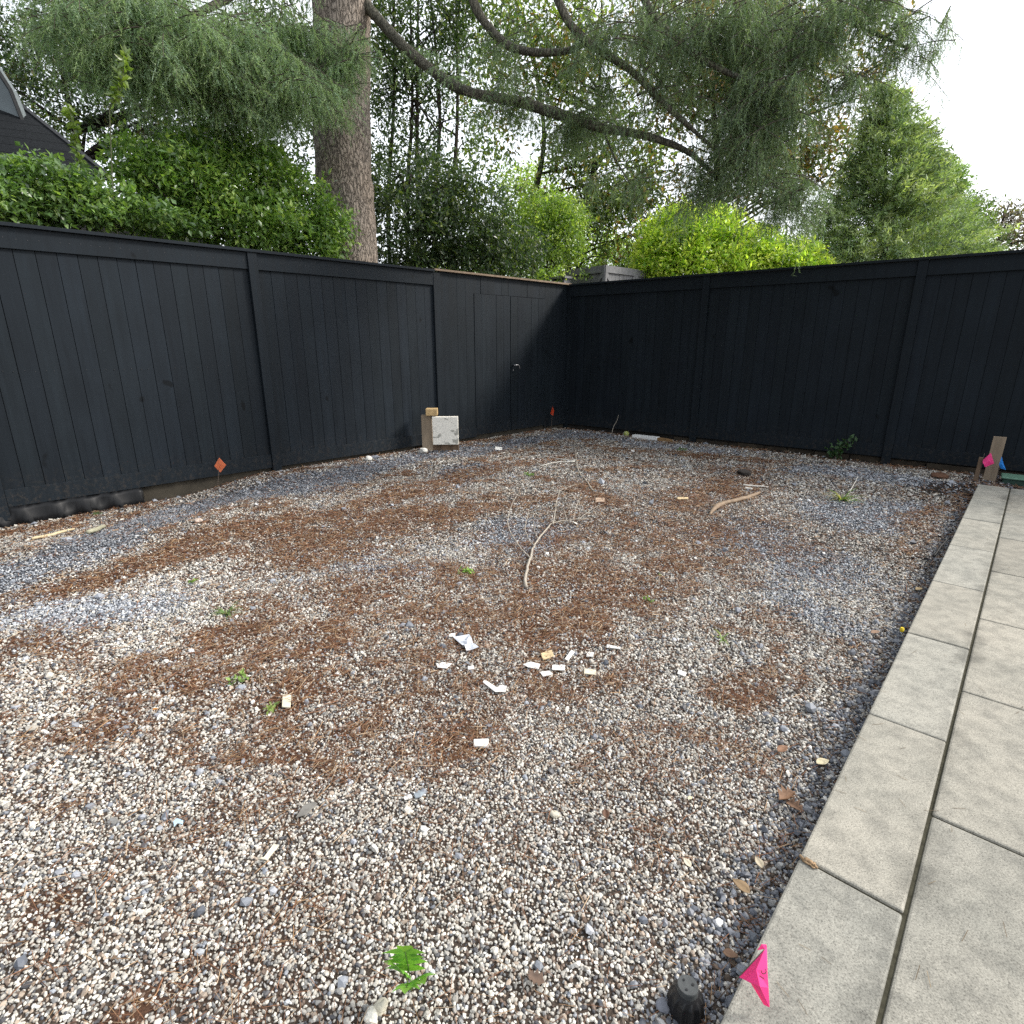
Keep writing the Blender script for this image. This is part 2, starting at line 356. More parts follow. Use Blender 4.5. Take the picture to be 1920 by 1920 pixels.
OCV = np.array([(1, 0, 0), (0, 1, 0), (-1, 0, 0), (0, -1, 0), (0, 0, .8), (0, 0, -.8)], float)
OCF = np.array([(0, 1, 4), (1, 2, 4), (2, 3, 4), (3, 0, 4)])
def stones(x, y, r, PV, PF, col, up, jit=0.22):
    n = len(x); nv = len(PV)
    V = PV[None] * (1 + RNG.uniform(-jit, jit, (n, nv, 1)))
    sc = np.stack([RNG.uniform(.8, 1.35, n), RNG.uniform(.7, 1.0, n), RNG.uniform(.5, .85, n)], -1) * r[:, None]; V = V * sc[:, None]
    q = unit(RNG.normal(size=(n, 4)) * np.array([1, .35, .35, 1]))
    a, b, c, d = q.T
    R = np.stack([np.stack([1 - 2 * (c * c + d * d), 2 * (b * c - a * d), 2 * (b * d + a * c)], -1), np.stack([2 * (b * c + a * d), 1 - 2 * (b * b + d * d), 2 * (c * d - a * b)], -1), np.stack([2 * (b * d - a * c), 2 * (c * d + a * b), 1 - 2 * (b * b + c * c)], -1)], 1)
    V = np.einsum('nij,nkj->nki', R, V)
    V += np.stack([x, y, zg(x, y) + up], -1)[:, None]
    F = (PF[None] + (np.arange(n) * nv)[:, None, None]).reshape(-1, 3)
    return V.reshape(-1, 3), F, np.repeat(col, nv, 0)
def pick(n, pal):
    c = np.array([p[1] for p in pal], float); w_ = np.array([p[0] for p in pal], float); i = RNG.choice(len(pal), n, p=w_ / w_.sum())
    return c[i] * RNG.uniform(.78, 1.2, (n, 1))
PAL_L = [(30, (.56, .53, .465)), (22, (.43, .405, .355)), (17, (.30, .285, .255)), (9, (.34, .275, .215)), (9, (.19, .19, .185)), (10, (.075, .075, .08)), (7, (.72, .70, .65)), (9, (.14, .10, .075))]
PAL_S = [(40, (.15, .162, .182)), (28, (.22, .232, .255)), (14, (.32, .33, .35)), (12, (.075, .083, .098)), (5, (.45, .45, .43))]
def gravel():
    Vs, Fs, Cs = [], [], []; k = 0
    for step, d0, d1, rad, PV, PF in ((.0078, 0, 2.2, .0046, ICV, ICF), (.0100, 2.2, 4.0, .0058, ICV, ICF), (.0130, 4.0, 6.2, .0073, OCV, OCF), (.0175, 6.2, 13, .0098, OCV, OCF)):
        x, y = jitter(step, d0, d1); sl, br = zones(x, y); n = len(x)
        so_ = soil_and_shade(x, y); keep = RNG.random(n) > np.maximum(np.clip(br * 0.62, 0, .62), so_ * .86); x, y, sl, br = x[keep], y[keep], sl[keep], br[keep]; n = len(x)
        s = RNG.random(n) < np.clip(sl * 1.0 + 0.03 + (.03 + .10 * smooth(1.5, 4, np.hypot(x, y))) * smooth(.45, .7, noise2(x, y, 2.2, 30.)), 0, 1)
        col = np.where(s[:, None], pick(n, PAL_S), pick(n, PAL_L)); dl = (x - CORNER[0]) * LN[0] + (y - CORNER[1]) * LN[1]; pale = RNG.random(n) < .62 * smooth(1.1, 2.0, dl) * (1 - smooth(9.2, 9.8, y))
        col = np.where((s & pale)[:, None], pick(n, [(30, (.30, .32, .35)), (24, (.42, .44, .46)), (18, (.55, .56, .56)), (12, (.20, .22, .25)), (8, (.12, .13, .15))]), col)
        sp_, np_ = patio_sn(x, y); ed = (np_ > -.20) & (RNG.random(n) < .62 * smooth(-.20, -.03, np_)); col = np.where(ed[:, None], pick(n, [(5, (.11, .12, .14)), (3, (.20, .21, .23)), (2, (.10, .075, .055)), (1, (.34, .34, .33))]), col)
        r = rad * RNG.lognormal(0, .26, n); r = np.where(ed, r * RNG.uniform(1., 1.7, n), r)
        big = RNG.random(n) < 0.006; r = np.where(big, r * RNG.uniform(1.6, 2.7, n), r); col = np.where((big & (RNG.random(n) < .75))[:, None], pick(n, PAL_S) * 1.25, col)
        col = col * (0.85 + 0.3 * noise2(x, y, 1.1, 40.))[:, None]
        V, F, C = stones(x, y, r, PV, PF, col, r * RNG.uniform(.0, .6, n), .22)
        Vs.append(V); Fs.append(F + k); Cs.append(C); k += len(V)
    o = mesh('gravel', np.vstack(Vs), np.vstack(Fs), attr_mat('pebble', 0.6, 0.45), None, np.vstack(Cs))
    tag(o, 'loose pale pebbles and blue grey chippings covering the yard', 'gravel', kind='stuff'); print('gravel faces', sum(map(len, Fs)))
gravel()
def needles():
    n = 2200000; x = RNG.uniform(-7, 7.5, n); y = RNG.uniform(.3, 10.3, n)
    cl = noise2(x, y, 14., 50.) ; k = in_yard(x, y); x, y, cl = x[k], y[k], cl[k]
    sl, br = zones(x, y); d = np.hypot(x, y)
    pr = np.clip(br * (0.35 + 1.1 * smooth(.35, .65, cl)), 0, 1) * np.where(d < 3, 1.0, .6) + 0.05; k = RNG.random(len(x)) < pr * 0.62; x, y, d = x[k], y[k], d[k]; n = len(x)
    a = RNG.uniform(0, math.pi * 2, n); L = RNG.uniform(.014, .034, n); w_ = (.00036 + .00019 * d) * RNG.uniform(.8, 1.3, n)
    tilt = RNG.normal(0, .16, n); dv = np.stack([np.cos(a), np.sin(a), tilt], -1); sd_ = np.stack([-np.sin(a), np.cos(a), RNG.normal(0, .4, n)], -1)
    c = np.stack([x, y, zg(x, y) + RNG.uniform(.003, .017, n)], -1)
    V = np.stack([c - dv * L[:, None] - sd_ * w_[:, None], c - dv * L[:, None] + sd_ * w_[:, None], c + dv * L[:, None] + sd_ * w_[:, None] + [0, 0, .001], c + dv * L[:, None] - sd_ * w_[:, None]], 1).reshape(-1, 3)
    F = (np.arange(4)[None] + (np.arange(n) * 4)[:, None])
    col = pick(n, [(42, (.20, .098, .052)), (30, (.115, .058, .036)), (18, (.29, .18, .095)), (10, (.40, .30, .20))])
    o = mesh('fallen_needles', V, F, attr_mat('dry needle', 0.75, 0.25), None, np.repeat(col, 4, 0)); print('needles', n)
    tag(o, 'rust brown conifer needles drifted over the gravel', 'needle litter', kind='stuff')
needles()

# ------------------------------------------------------------------ fences
def black_paint(n, o):
    p = N(n, 'ShaderNodeBsdfPrincipled', Roughness=0.52); p.inputs['Specular IOR Level'].default_value = 0.16
    a = n.nodes.new('ShaderNodeAttribute'); a.attribute_name = 'Col'
    grain = noise_n(n, 22, 6, 0.65, stretch=(1, 1, .06)); blot = noise_n(n, 1.7, 4, 0.6); knot = noise_n(n, 5.5, 2, 0.4, stretch=(1, 1, .7)); dust = noise_n(n, 9, 6, 0.7)
    c = ramp(n, grain, (0.3, (.0080, .0116, .0155)), (0.7, (.0130, .0184, .0240)))
    c = mixcol(n, 1.0, c, ramp(n, blot, (0.3, .85), (0.7, 1.12)), 'MULTIPLY')
    c = mixcol(n, 1.0, c, ramp(n, knot, (0.23, .35), (0.27, 1.0)), 'MULTIPLY')
    c = mixcol(n, ramp(n, dust, (0.68, 0.0), (0.85, .28)), c, (.10, .10, .10))
    g = n.nodes.new('ShaderNodeNewGeometry'); sx = n.nodes.new('ShaderNodeSeparateXYZ'); n.links.new(g.outputs['Position'], sx.inputs[0])
    spl = noise_n(n, 26, 6, .75); hm = ramp(n, sx.outputs['Z'], (0.0, 1.0), (.32, 0.0)); sp2 = mixcol(n, 1.0, ramp(n, spl, (.5, 0.0), (.66, .42)), hm, 'MULTIPLY')
    c = mixcol(n, sp2, c, (.075, .06, .045))
    c = mixcol(n, 1.0, c, a.outputs['Color'], 'MULTIPLY'); n.links.new(c, p.inputs['Base Color'])
    n.links.new(ramp(n, grain, (0.3, .50), (0.7, .72)), p.inputs['Roughness'])
    n.links.new(bump(n, grain, 0.35, 0.002), p.inputs['Normal']); n.links.new(p.outputs[0], o.inputs[0])
BLK = node_mat('black stained timber', black_paint)
RAWW = plain('raw cedar edge', (.22, .16, .11), 0.8, 0.35, 18, 0.4, stretch=(1, 1, 1))
DARKGAP = plain('dark gap', (.006, .006, .007), 0.9, 0.2, 10, 0)
def boards(b, D, NN, s0, s1, z0, z1, d=0.0, gap=.0045, wd=.1425, seed=1, th=.02):
    rr = random.Random(seed); n = max(1, round((s1 - s0) / wd)); wv = (s1 - s0) / n
    for i in range(n):
        k = rr.uniform(.87, 1.13); b.c = (k, k, k * rr.uniform(.98, 1.03)); e = rr.uniform(-.003, .003)
        b.obox(CORNER, D, NN, UZ, (s0 + i * wv + gap / 2, s0 + (i + 1) * wv - gap / 2), (d - th, d + e), (z0 + rr.uniform(0, .004), z1 - rr.uniform(0, .003)))
    b.c = (1, 1, 1)
def slabbox(D, NN, s, d, z, c=(1, 1, 1)):
    b = B(); b.c = c; b.obox(CORNER, D, NN, UZ, s, d, z); return b
def panel(f, D, NN, s0, s1, seed, rails=True, gap=.0045):
    b = B(); boards(b, D, NN, s0 - .002, s1 + .002, .02, ZT - .035 if rails else ZT - .012, gap=gap, seed=seed); b.build('board_panel', BLK, f)
    slabbox(D, NN, (s0 - .01, s1 + .01), (-.035, -.024), (.03, ZT - .05)).build('backing', DARKGAP, f)
    if rails:
        slabbox(D, NN, (s0, s1), (.003, .025), (ZT - .19, ZT - .03)).build('top_rail', BLK, f, bevel=.002)
    slabbox(D, NN, (s0, s1), (.003, .024), (.0, .15)).build('bottom_rail', BLK, f, bevel=.002)
    nb = B(); rr = random.Random(seed + 50); nbd = max(1, round((s1 - s0) / .1425)); wv = (s1 - s0) / nbd
    for i in range(nbd):
        for zz in (.09, 1.12, ZT - .11):
            for q in (.28, .72):
                if rr.random() < .8: o_ = CORNER + D * (s0 + (i + q) * wv + rr.uniform(-.01, .01)) + UZ * (zz + rr.uniform(-.008, .008)); dd = .0255 if zz != 1.12 else .0035; nb.tube([o_ + NN * (dd - .003), o_ + NN * (dd + .0012)], .0035, 6)
    nb.build('nail_heads', plain('painted nail head', (.035, .035, .038), .5, .2, 20, 0, .4), f)['kind'] = 'stuff'
def post(f, D, NN, s, wd=.095, z1=None, proud=.045, z0=-.11):
    slabbox(D, NN, (s - wd / 2, s + wd / 2), (-.05, proud), (z0, z1 or ZT - .028)).build('post', BLK, f, bevel=.003)
def left_fence():
    f = thing('fence', CORNER + LD * 5, 'long black board fence on the left, with a gate beside the corner', 'fence')
    s2, s1, s3 = along(827, 815, LD), along(517, 870, LD), None
    s3 = s1 + (s1 - s2)
    ga, gb, gm = along(1018, 797, LD), along(893, 812, LD), along(957, 805, LD)
    zg_ = ZT - .25
    panel(f, LD, LN, s2 + .05, s1 - .05, 2); panel(f, LD, LN, s1 + .05, s3 - .05, 3); panel(f, LD, LN, s3 + .05, s3 + 2.4, 5)
    for s in (s1, s3, s3 + 2.45): post(f, LD, LN, s)
    post(f, LD, LN, s2, .11, None, .03)
    # the stretch that holds the gate: no top rail, boards run to the cap
    b = B(); boards(b, LD, LN, gb + .004, s2 - .055, .02, ZT - .012, seed=7, gap=.003); boards(b, LD, LN, .03, ga - .004, .02, ZT - .012, seed=8, gap=.003)
    boards(b, LD, LN, ga - .004, gb + .004, zg_ + .002, ZT - .012, seed=9, gap=.003); b.build('board_panel', BLK, f)
    slabbox(LD, LN, (.03, s2 - .05), (-.035, -.024), (.03, ZT - .05)).build('backing', DARKGAP, f)
    for a, c in ((.03, ga - .004), (gb + .004, s2 - .055)):
        slabbox(LD, LN, (a, c), (.003, .020), (.0, .14)).build('bottom_rail', BLK, f, bevel=.002)
    slabbox(LD, LN, (-.10, .032), (-.10, .022), (-.1, ZT - .014)).build('post', BLK, f)
    slabbox(LD, LN, (-.02, s2 + .05), (-.05, .055), (ZT - .012, ZT + .012)).build('cap', RAWW, f)['label'] = 'unpainted tan cap board above the gate'
    slabbox(LD, LN, (s2 + .05, s3 + 2.5), (-.05, .060), (ZT - .028, ZT + .0)).build('cap', BLK, f, bevel=.002)
    g = thing('gate', CORNER + LD * gm, 'black double gate of vertical boards in the left fence near the corner', 'gate')
    for a, c, sd_ in ((ga, gm - .004, 11), (gm + .004, gb, 12)):
        b = B(); boards(b, LD, LN, a + .004, c, .03, zg_, d=.005, seed=sd_, gap=.003); b.obox(CORNER, LD, LN, UZ, (a + .004, c), (.0065, .024), (.03, .15)); lf = b.build('gate_leaf', BLK, g)
        if a == ga:
            st = plain('steel', (.32, .32, .33), .4, .1, 40, 0, .5, metal=1.0); h = B(); zc = 1.02; s = gm - .05
            o = CORNER + LD * s + LN * .006
            hp = B(); hp.obox(o, LD, LN, UZ, (-.022, .022), (0, .006), (zc - .11, zc + .05)); hp.build('lock_plate', BLK, g)
            h.tube([o + LN * .0 + UZ * zc, o + LN * .05 + UZ * zc], .010, 10)
            h.tube(catmull([o + LN * .05 + UZ * (zc + .002), o + LN * .055 - LD * .04 + UZ * (zc + .003), o + LN * .052 - LD * .085 + UZ * (zc - .012), o + LN * .05 - LD * .10 + UZ * (zc - .05)], 4), .010, 8)
            h.tube([o + UZ * (zc - .075), o + LN * .014 + UZ * (zc - .075)], .010, 10)
            ho = h.build('handle', st, g, True); ho.parent = lf; ho.location = (0, 0, 0)
            hb = B(); hb.tube([CORNER + LD * (ga + .02) + LN * .012 + UZ * .06, CORNER + LD * (ga + .02) + LN * .012 + UZ * .22], .012, 8); hn = hb.build('hinge', BLK, g); 
    slabbox(LD, LN, (.0, s3 + 2.45), (-.06, -.022), (-.22, .02)).build('kickboard', plain('weathered footing board', (.055, .047, .034), .9, .5, 6, .5), f)
    return s1, s2, s3
S1, S2, S3 = left_fence()
def liner():
    b = B(); n = 60; rr = random.Random(2)
    for i in range(n):
        s0 = 3.2 + i * .08
    pts = []; s = np.linspace(6.45, 8.9, 70)
    V = []; 
    for k, zz in enumerate((.02, -.04, -.11, -.19)):
        for q in s:
            wv = .014 * math.sin(q * 23 + k) + .01 * math.sin(q * 51 + 2 * k); V.append(CORNER + LD * q + LN * (.006 + .009 * k + 1.4 * abs(wv) * (1 + k * .5)) + UZ * (zz - (.02 if k == 0 else 0)))
    F = [(k * 70 + i, k * 70 + i + 1, (k + 1) * 70 + i + 1, (k + 1) * 70 + i) for k in range(3) for i in range(69)]
    o = mesh('plastic_sheet', np.array(V), F, plain('black plastic', (.006, .0065, .0075), .45, .2, 8, .2, .25), None, None, True)
    so_ = o.modifiers.new('s', 'SOLIDIFY'); so_.thickness = .002
    tag(o, 'wrinkled black plastic sheet tucked under the left fence', 'plastic sheet')
liner()
def right_fence():
    f = thing('fence', CORNER + RD * 4, 'black board fence on the right, in deep shade towards the corner', 'fence')
    p1, p2 = along(1300, 815, RD), along(1662, 858, RD); p3 = p2 + (p2 - p1)
    for a, b_, sd_ in ((.06, p1 - .05, 21), (p1 + .05, p2 - .05, 22), (p2 + .05, p3 - .05, 23), (p3 + .05, p3 + 2.3, 24)): panel(f, RD, RN, a, b_, sd_, gap=.0035)
    for s in (p1, p2, p3): post(f, RD, RN, s)
    post(f, RD, RN, .03, .06, ZT - .03, .03)
    slabbox(RD, RN, (.03, p3 + 2.3), (-.05, .060), (ZT - .026, ZT + .002)).build('cap', BLK, f, bevel=.002)
    slabbox(RD, RN, (.0, p3 + 2.3), (-.06, -.022), (-.22, .02)).build('kickboard', plain('footing board', (.03, .025, .02), .9, .5, 6, .5), f)
    # uneven old timbers showing below the bottom rail
    b = B(); rr = random.Random(5); s = p1 - .3
    while s < p2 + 1.1:
        L = rr.uniform(.12, .5); b.obox(CORNER, RD, RN, UZ, (s, s + L - .01), (-.018, rr.uniform(-.01, .02)), (-.16, -.012 - rr.uniform(0, .02))); s += L
    b.build('footing', plain('rotten footing timber', (.045, .034, .022), .95, .6, 9, .6), f, bevel=.004)
right_fence()

# ------------------------------------------------------------------ foliage helpers
LEAF = {}
def leafmat(name, rough=.36, transl=.40, spec=.65, tcol=(1.45, 1.6, .55)): return attr_mat(name, rough, spec, transl, tcol=tcol)
def blob_world(bl):
    px, py, rx, ry, Y, rY = bl[:6]; k = Y / ray(px, py)[1] / FOC
    return P(px, py, Y), np.array([rx * k, rY, ry * k])
def clusters(bls, n, rng, shell=.35, gap=.0, gs=1.0):
    out_ = []; ws = np.array([max(b[2] * b[3], 1) * (b[6] if len(b) > 6 else 1) for b in bls], float); cnt = rng.multinomial(n, ws / ws.sum())
    for bl, m in zip(bls, cnt):
        c, r = blob_world(bl); u = unit(rng.normal(size=(m, 3))); rad = (shell + (1 - shell) * rng.random(m) ** .6); rad *= 0.82 + .36 * noise3(u * 1.7 + c, 1.3)
        out_.append(c + u * r * rad[:, None])
    C = np.vstack(out_)
    if gap: C = C[(noise3(C, gs) * .6 + noise3(C, gs * 2.7) * .4) > gap]
    return C
def leaves(C, k, size, spread, cols, rng, aspect=.42, droop=0.0, upn=.6, fold=.15, clvar=.25):
    n = len(C); d0 = unit(rng.normal(size=(n, 3)) * [1, 1, .6] + [0, 0, .15 - droop])
    base = np.repeat(C, k, 0); dd = np.repeat(d0, k, 0); m = n * k
    t = rng.random(m)[:, None]; p = base + dd * spread * (t * 2 - 1) * 1.0 + rng.normal(size=(m, 3)) * spread * .38
    d = unit(dd * .5 + rng.normal(size=(m, 3)) * .75 + [0, 0, -droop]); nn = unit(rng.normal(size=(m, 3)) * (1 - upn) + np.array([0, 0, 1]) * upn + [0.0, -.25 * upn, 0])
    s = unit(np.cross(d, nn)); nn = np.cross(s, d); L = (size * rng.uniform(.6, 1.25, m))[:, None]; W = L * aspect * .5
    V = np.stack([p, p + d * L * .42 + s * W + nn * W * fold, p + d * L - nn * L * .08, p + d * L * .42 - s * W + nn * W * fold], 1).reshape(-1, 3)
    i = np.arange(m)[:, None] * 4; F = np.hstack([i, i + 1, i + 2, i, i + 2, i + 3]).reshape(-1, 3)
    ca = np.array([c[1] for c in cols]); w_ = np.array([c[0] for c in cols], float); ci = rng.choice(len(cols), n, p=w_ / w_.sum()); ci = np.repeat(ci, k); mix = rng.random(m) < .35
    cj = rng.choice(len(cols), m, p=w_ / w_.sum()); col = ca[np.where(mix, cj, ci)] * rng.uniform(.75, 1.25, (m, 1)) * np.repeat(rng.uniform(1 - clvar, 1 + clvar, (n, 1)), k, 0)
    return V, F, np.repeat(col, 4, 0)
def bark(name, col, sc=1.0, dark=.35):
    def f(n, o):
        p = N(n, 'ShaderNodeBsdfPrincipled', Roughness=.92); p.inputs['Specular IOR Level'].default_value = .15
        g = n.nodes.new('ShaderNodeNewGeometry'); mp = n.nodes.new('ShaderNodeMapping'); mp.inputs['Scale'].default_value = (1, 1, .33); n.links.new(g.outputs['Position'], mp.inputs[0])
        ds = N(n, 'ShaderNodeTexNoise', Scale=9 * sc, Detail=4); n.links.new(mp.outputs[0], ds.inputs['Vector'])
        am = mixcol(n, .10, mp.outputs[0], ds.outputs['Color'], 'ADD')
        v = N(n, 'ShaderNodeTexVoronoi', Scale=15 * sc); v.feature = 'DISTANCE_TO_EDGE'; n.links.new(am, v.inputs['Vector'])
        cr = ramp(n, v.outputs['Distance'], (0.0, 0.0), (0.12, .65), (.4, 1.0)); fn = noise_n(n, 60 * sc, 5, .7); bg = noise_n(n, 1.5, 4)
        c = mixcol(n, cr, tuple(x * dark for x in col), col); c = mixcol(n, 1.0, c, ramp(n, fn, (.3, .65), (.7, 1.15)), 'MULTIPLY')
        c = mixcol(n, 1.0, c, ramp(n, bg, (.3, (.8, .83, .86)), (.7, (1.1, 1.05, 1.0))), 'MULTIPLY'); n.links.new(c, p.inputs['Base Color'])
        hh = mixcol(n, .3, cr, fn); n.links.new(bump(n, hh, 1.0, .03 / sc), p.inputs['Normal']); n.links.new(p.outputs[0], o.inputs[0])
    return node_mat(name, f)
BARK_BIG = bark('cedar bark', (.45, .385, .325), 1.7, .24); BARK_D = bark('dark bark', (.085, .072, .062), 1.8, .5)
def tree(name, label, cat, bls, ncl, k, size, spread, cols, seed, trunks=(), mat=None, aspect=.42, droop=0., upn=.6, shell=.35, gap=.0, gs=1., nbr=10, trk=.07, base=None, group=None, clvar=.25, bmat=None):
    rng = np.random.default_rng(seed); c0, r0 = blob_world(bls[0]); base = np.array([c0[0], c0[1], -.05]) if base is None else base
    t = thing(name, base, label, cat, group)
    C = clusters(bls, ncl, rng, shell, gap, gs); V, F, col = leaves(C, k, size, spread, cols, rng, aspect, droop, upn, clvar=clvar)
    mesh('crown', V, F, mat or leafmat('leaf'), t, col)
    b = B(); tr = list(trunks) if trunks else [[base, (base + c0) / 2 + rng.normal(size=3) * .08, c0 + [0, 0, r0[2] * .5]]]
    trs = []
    for q in tr:
        pts = catmull(q, 8); trs.append(pts); b.tube(pts, (trk, trk * .75, trk * .3), 9)
    ends = C[rng.choice(len(C), min(nbr * 1, len(C)), replace=False)] if nbr else []
    for e in ends:
        pts = trs[rng.integers(len(trs))]; d = np.linalg.norm(pts - e - [0, 0, -.6], axis=1); s = pts[min(int(d.argmin()), len(pts) - 2)]
        mid = (s + e) / 2 + rng.normal(size=3) * .12 + [0, 0, .08]; b.tube(catmull([s, mid, e], 5), (trk * .38, trk * .22, .006), 6, False)
    b.build('trunk', bmat or BARK_D, t, True); return t

# ------------------------------------------------------------------ the big cedar
def cedar():
    base = P(655, 520, 9.0); base[2] = -.1
    t = thing('cedar_tree', base, 'big weeping cedar with a thick scaly trunk rising behind the left fence', 'tree')
    top = P(642, 0, 9.1)
    pts = catmull([base, P(655, 480, 9.0), P(642, 260, 9.05), top, P(648, -320, 9.2), P(660, -900, 9.4)], 14)
    V, F = tube(pts, (.47, .405, .385, .37, .34, .28), 40, True, .10); mesh('trunk', V, F, BARK_BIG, t, None, True)
    limbs = [
        ([P(686, 10, 9.0), P(760, 90, 8.7), P(860, 165, 8.3), P(980, 193, 7.9), P(1070, 222, 7.6), P(1130, 240, 7.4), P(1215, 256, 7.2), P(1290, 285, 7.0), P(1350, 340, 6.9)], (.085, .075, .07, .05, .022)),
        ([P(870, -60, 8.2), P(895, 20, 8.0), P(940, 75, 7.8), P(985, 96, 7.6), P(1060, 96, 7.4), P(1120, 70, 7.2)], (.07, .06, .05, .03)),
        ([P(1020, -80, 7.4), P(1060, 30, 7.2), P(1110, 85, 7.1), P(1180, 130, 7.0), P(1240, 190, 6.9), P(1290, 235, 6.8), P(1340, 280, 6.8)], (.06, .05, .045, .035, .018)),
        ([P(1180, -90, 7.2), P(1220, 20, 7.0), P(1300, 100, 6.8), P(1400, 150, 6.6), P(1500, 170, 6.5)], (.05, .04, .02)),
        ([P(1400, -140, 7.6), P(1500, -40, 7.2), P(1600, 40, 7.0), P(1700, 90, 6.8)], (.05, .04, .015)),
        ([P(600, -120, 8.9), P(520, -60, 8.2), P(420, 0, 7.4), P(300, 60, 6.8), P(200, 120, 6.4)], (.07, .05, .015)),
        ([P(610, -260, 9.0), P(500, -160, 8.0), P(350, -110, 7.0), P(150, -40, 6.2)], (.07, .05, .015)),
        ([P(1195, 178, 7.0), P(1230, 165, 6.8), P(1270, 160, 6.7)], (.02, .008)),
        ([P(1130, 240, 7.4), P(1150, 290, 7.2), P(1190, 360, 7.1)], (.018, .006))]
    for q, r in limbs:
        V, F = tube(catmull(q, 8), tuple(x * .8 for x in r), 12, True, .2); mesh('limb', V, F, bark('limb bark', (.20, .19, .15), 2.2), t, None, True)
    # sprays: drooping laterals that carry hanging twiglets of needles
    rng = np.random.default_rng(11)
    masses = [  # px,py,rx,ry,Y,rY,weight
        (260, 60, 200, 90, 6.8, .8, 1.8), (420, 120, 150, 90, 7.2, .8, 1.9), (520, 170, 110, 60, 7.4, .5, 1.3), (540, 60, 90, 100, 7.8, .5, 1.6), (470, 180, 110, 40, 7.4, .5, .9), (640, 100, 55, 50, 7.9, .25, 2.2), (600, 150, 60, 40, 7.8, .25, 1.2), (340, 130, 90, 50, 6.9, .5, 1.0), (170, 60, 80, 70, 6.4, .4, .6),
        (1200, 60, 120, 90, 7.0, .6, .8), (1130, 170, 40, 60, 7.4, .3, .5), (1330, 60, 130, 90, 6.9, .7, 1.1), (1480, 40, 140, 90, 6.9, .7, 1.5), (1620, 40, 100, 80, 6.9, .5, 1.7), (1690, 90, 55, 70, 6.8, .3, 1.0),
        (1300, 200, 120, 70, 6.9, .5, 1.0), (1420, 190, 110, 70, 6.8, .5, 1.1), (1560, 150, 90, 60, 6.8, .5, 1.0), (1280, 300, 120, 70, 6.9, .4, 1.0), (1400, 320, 100, 70, 6.8, .4, 1.2), (1480, 370, 70, 45, 6.7, .4, 1.1), (1140, 330, 60, 60, 7.3, .3, .25), (1000, 110, 90, 60, 7.6, .4, .25),
        (1780, 20, 40, 20, 6.8, .2, .10)]
    masses += [(770, 80, 40, 25, 8.7, .15, .5), (860, 150, 50, 30, 8.3, .2, 1.), (970, 185, 60, 28, 7.9, .2, 1.2), (1080, 225, 60, 30, 7.6, .2, 1.5), (1180, 255, 60, 35, 7.2, .2, 1.5), (930, 60, 60, 35, 7.8, .2, .9), (1050, 100, 60, 30, 7.5, .2, .9), (660, 170, 35, 25, 8.2, .15, .5), (540, 215, 70, 30, 7.6, .3, .8), (240, 130, 70, 50, 6.6, .3, .7)]
    C = np.vstack([clusters([m_ for m_ in masses if m_[0] < 700], 900, rng, .0, .30, 1.3), clusters([m_ for m_ in masses if m_[0] >= 700], 1350, rng, .0, .48, 2.2)]); n = len(C); tw0, twd, twl = [], [], []
    wood = B(); wood.c = (.09, .075, .06)
    for c in C:
        left = c[0] < -0.6
        az = rng.uniform(0, 6.28); d = np.array([math.cos(az), math.sin(az) * .8, -.15 - rng.random() * .4]); L = rng.uniform(.35, .8); m = int(L / .035)
        pts = np.array([c + d * L * u + np.array([0, 0, -.35 * L * u * u]) for u in np.linspace(-.4, .6, 7)])
        wood.tube(pts, (.006, .002), 4, False)
        for j in range(m):
            u = j / m; k = min(5, int(u * 6)); q = pts[k] * (1 - (u * 6 - k)) + pts[k + 1] * (u * 6 - k); dl = unit(pts[k + 1] - pts[k]); sdv = unit(np.cross(dl, [0, 0, 1])) * (1 if j % 2 else -1)
            tw0.append(q); twd.append(unit(dl * .35 + sdv * rng.uniform(.25, .6) + np.array([0, 0, -rng.uniform(.1, .8) if left else -rng.uniform(.4, 1.3)]) + rng.normal(size=3) * .2)); twl.append(rng.uniform(.08, .24) * (1.2 if not left else 1.0))
    tw0, twd, twl = map(np.array, (tw0, twd, twl)); print('twigs', len(tw0))
    kk = 26; m = len(tw0) * kk; u = np.tile(np.linspace(.02, 1, kk), len(tw0))[:, None]; b0 = np.repeat(tw0, kk, 0); d = np.repeat(twd, kk, 0); L = np.repeat(twl, kk)[:, None]
    p = b0 + d * L * u + np.array([0, 0, -1]) * (L * u * u * .35); dd = unit(d + rng.normal(size=(m, 3)) * .8 + [0, 0, -.05]); nl = rng.uniform(.022, .045, (m, 1)); s = unit(np.cross(dd, rng.normal(size=(m, 3))))
    wv = .0030
    V = np.stack([p - s * wv, p + s * wv, p + dd * nl], 1).reshape(-1, 3); F = np.arange(m * 3).reshape(-1, 3)
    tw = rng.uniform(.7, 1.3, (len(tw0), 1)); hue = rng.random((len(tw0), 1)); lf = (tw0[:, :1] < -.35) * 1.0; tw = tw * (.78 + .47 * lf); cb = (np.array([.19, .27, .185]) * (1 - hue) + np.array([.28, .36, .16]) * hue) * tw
    col = np.repeat(np.repeat(cb, kk, 0) * rng.uniform(.7, 1.3, (m, 1)), 3, 0)
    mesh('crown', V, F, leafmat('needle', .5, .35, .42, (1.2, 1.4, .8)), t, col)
    wood.build('twigs', attr_mat('twig wood', .9), t, True)
    # unseen upper crown, added to shade the right fence and the corner
    n = 5200; cs = np.array([(-1.2, 8.6, 9.6), (2.6, 9.4, 9.0), (-4.6, 7.6, 9.6), (-1.5, 10, 12.5), (4.8, 9.6, 8.2)]); rs = np.array([(4.2, 3.2, 2.4), (3.4, 2.8, 1.8), (3.2, 3.2, 2.4), (3.4, 3.2, 2.6), (2.2, 2.2, 1.4)]); i = rng.integers(5, size=n)
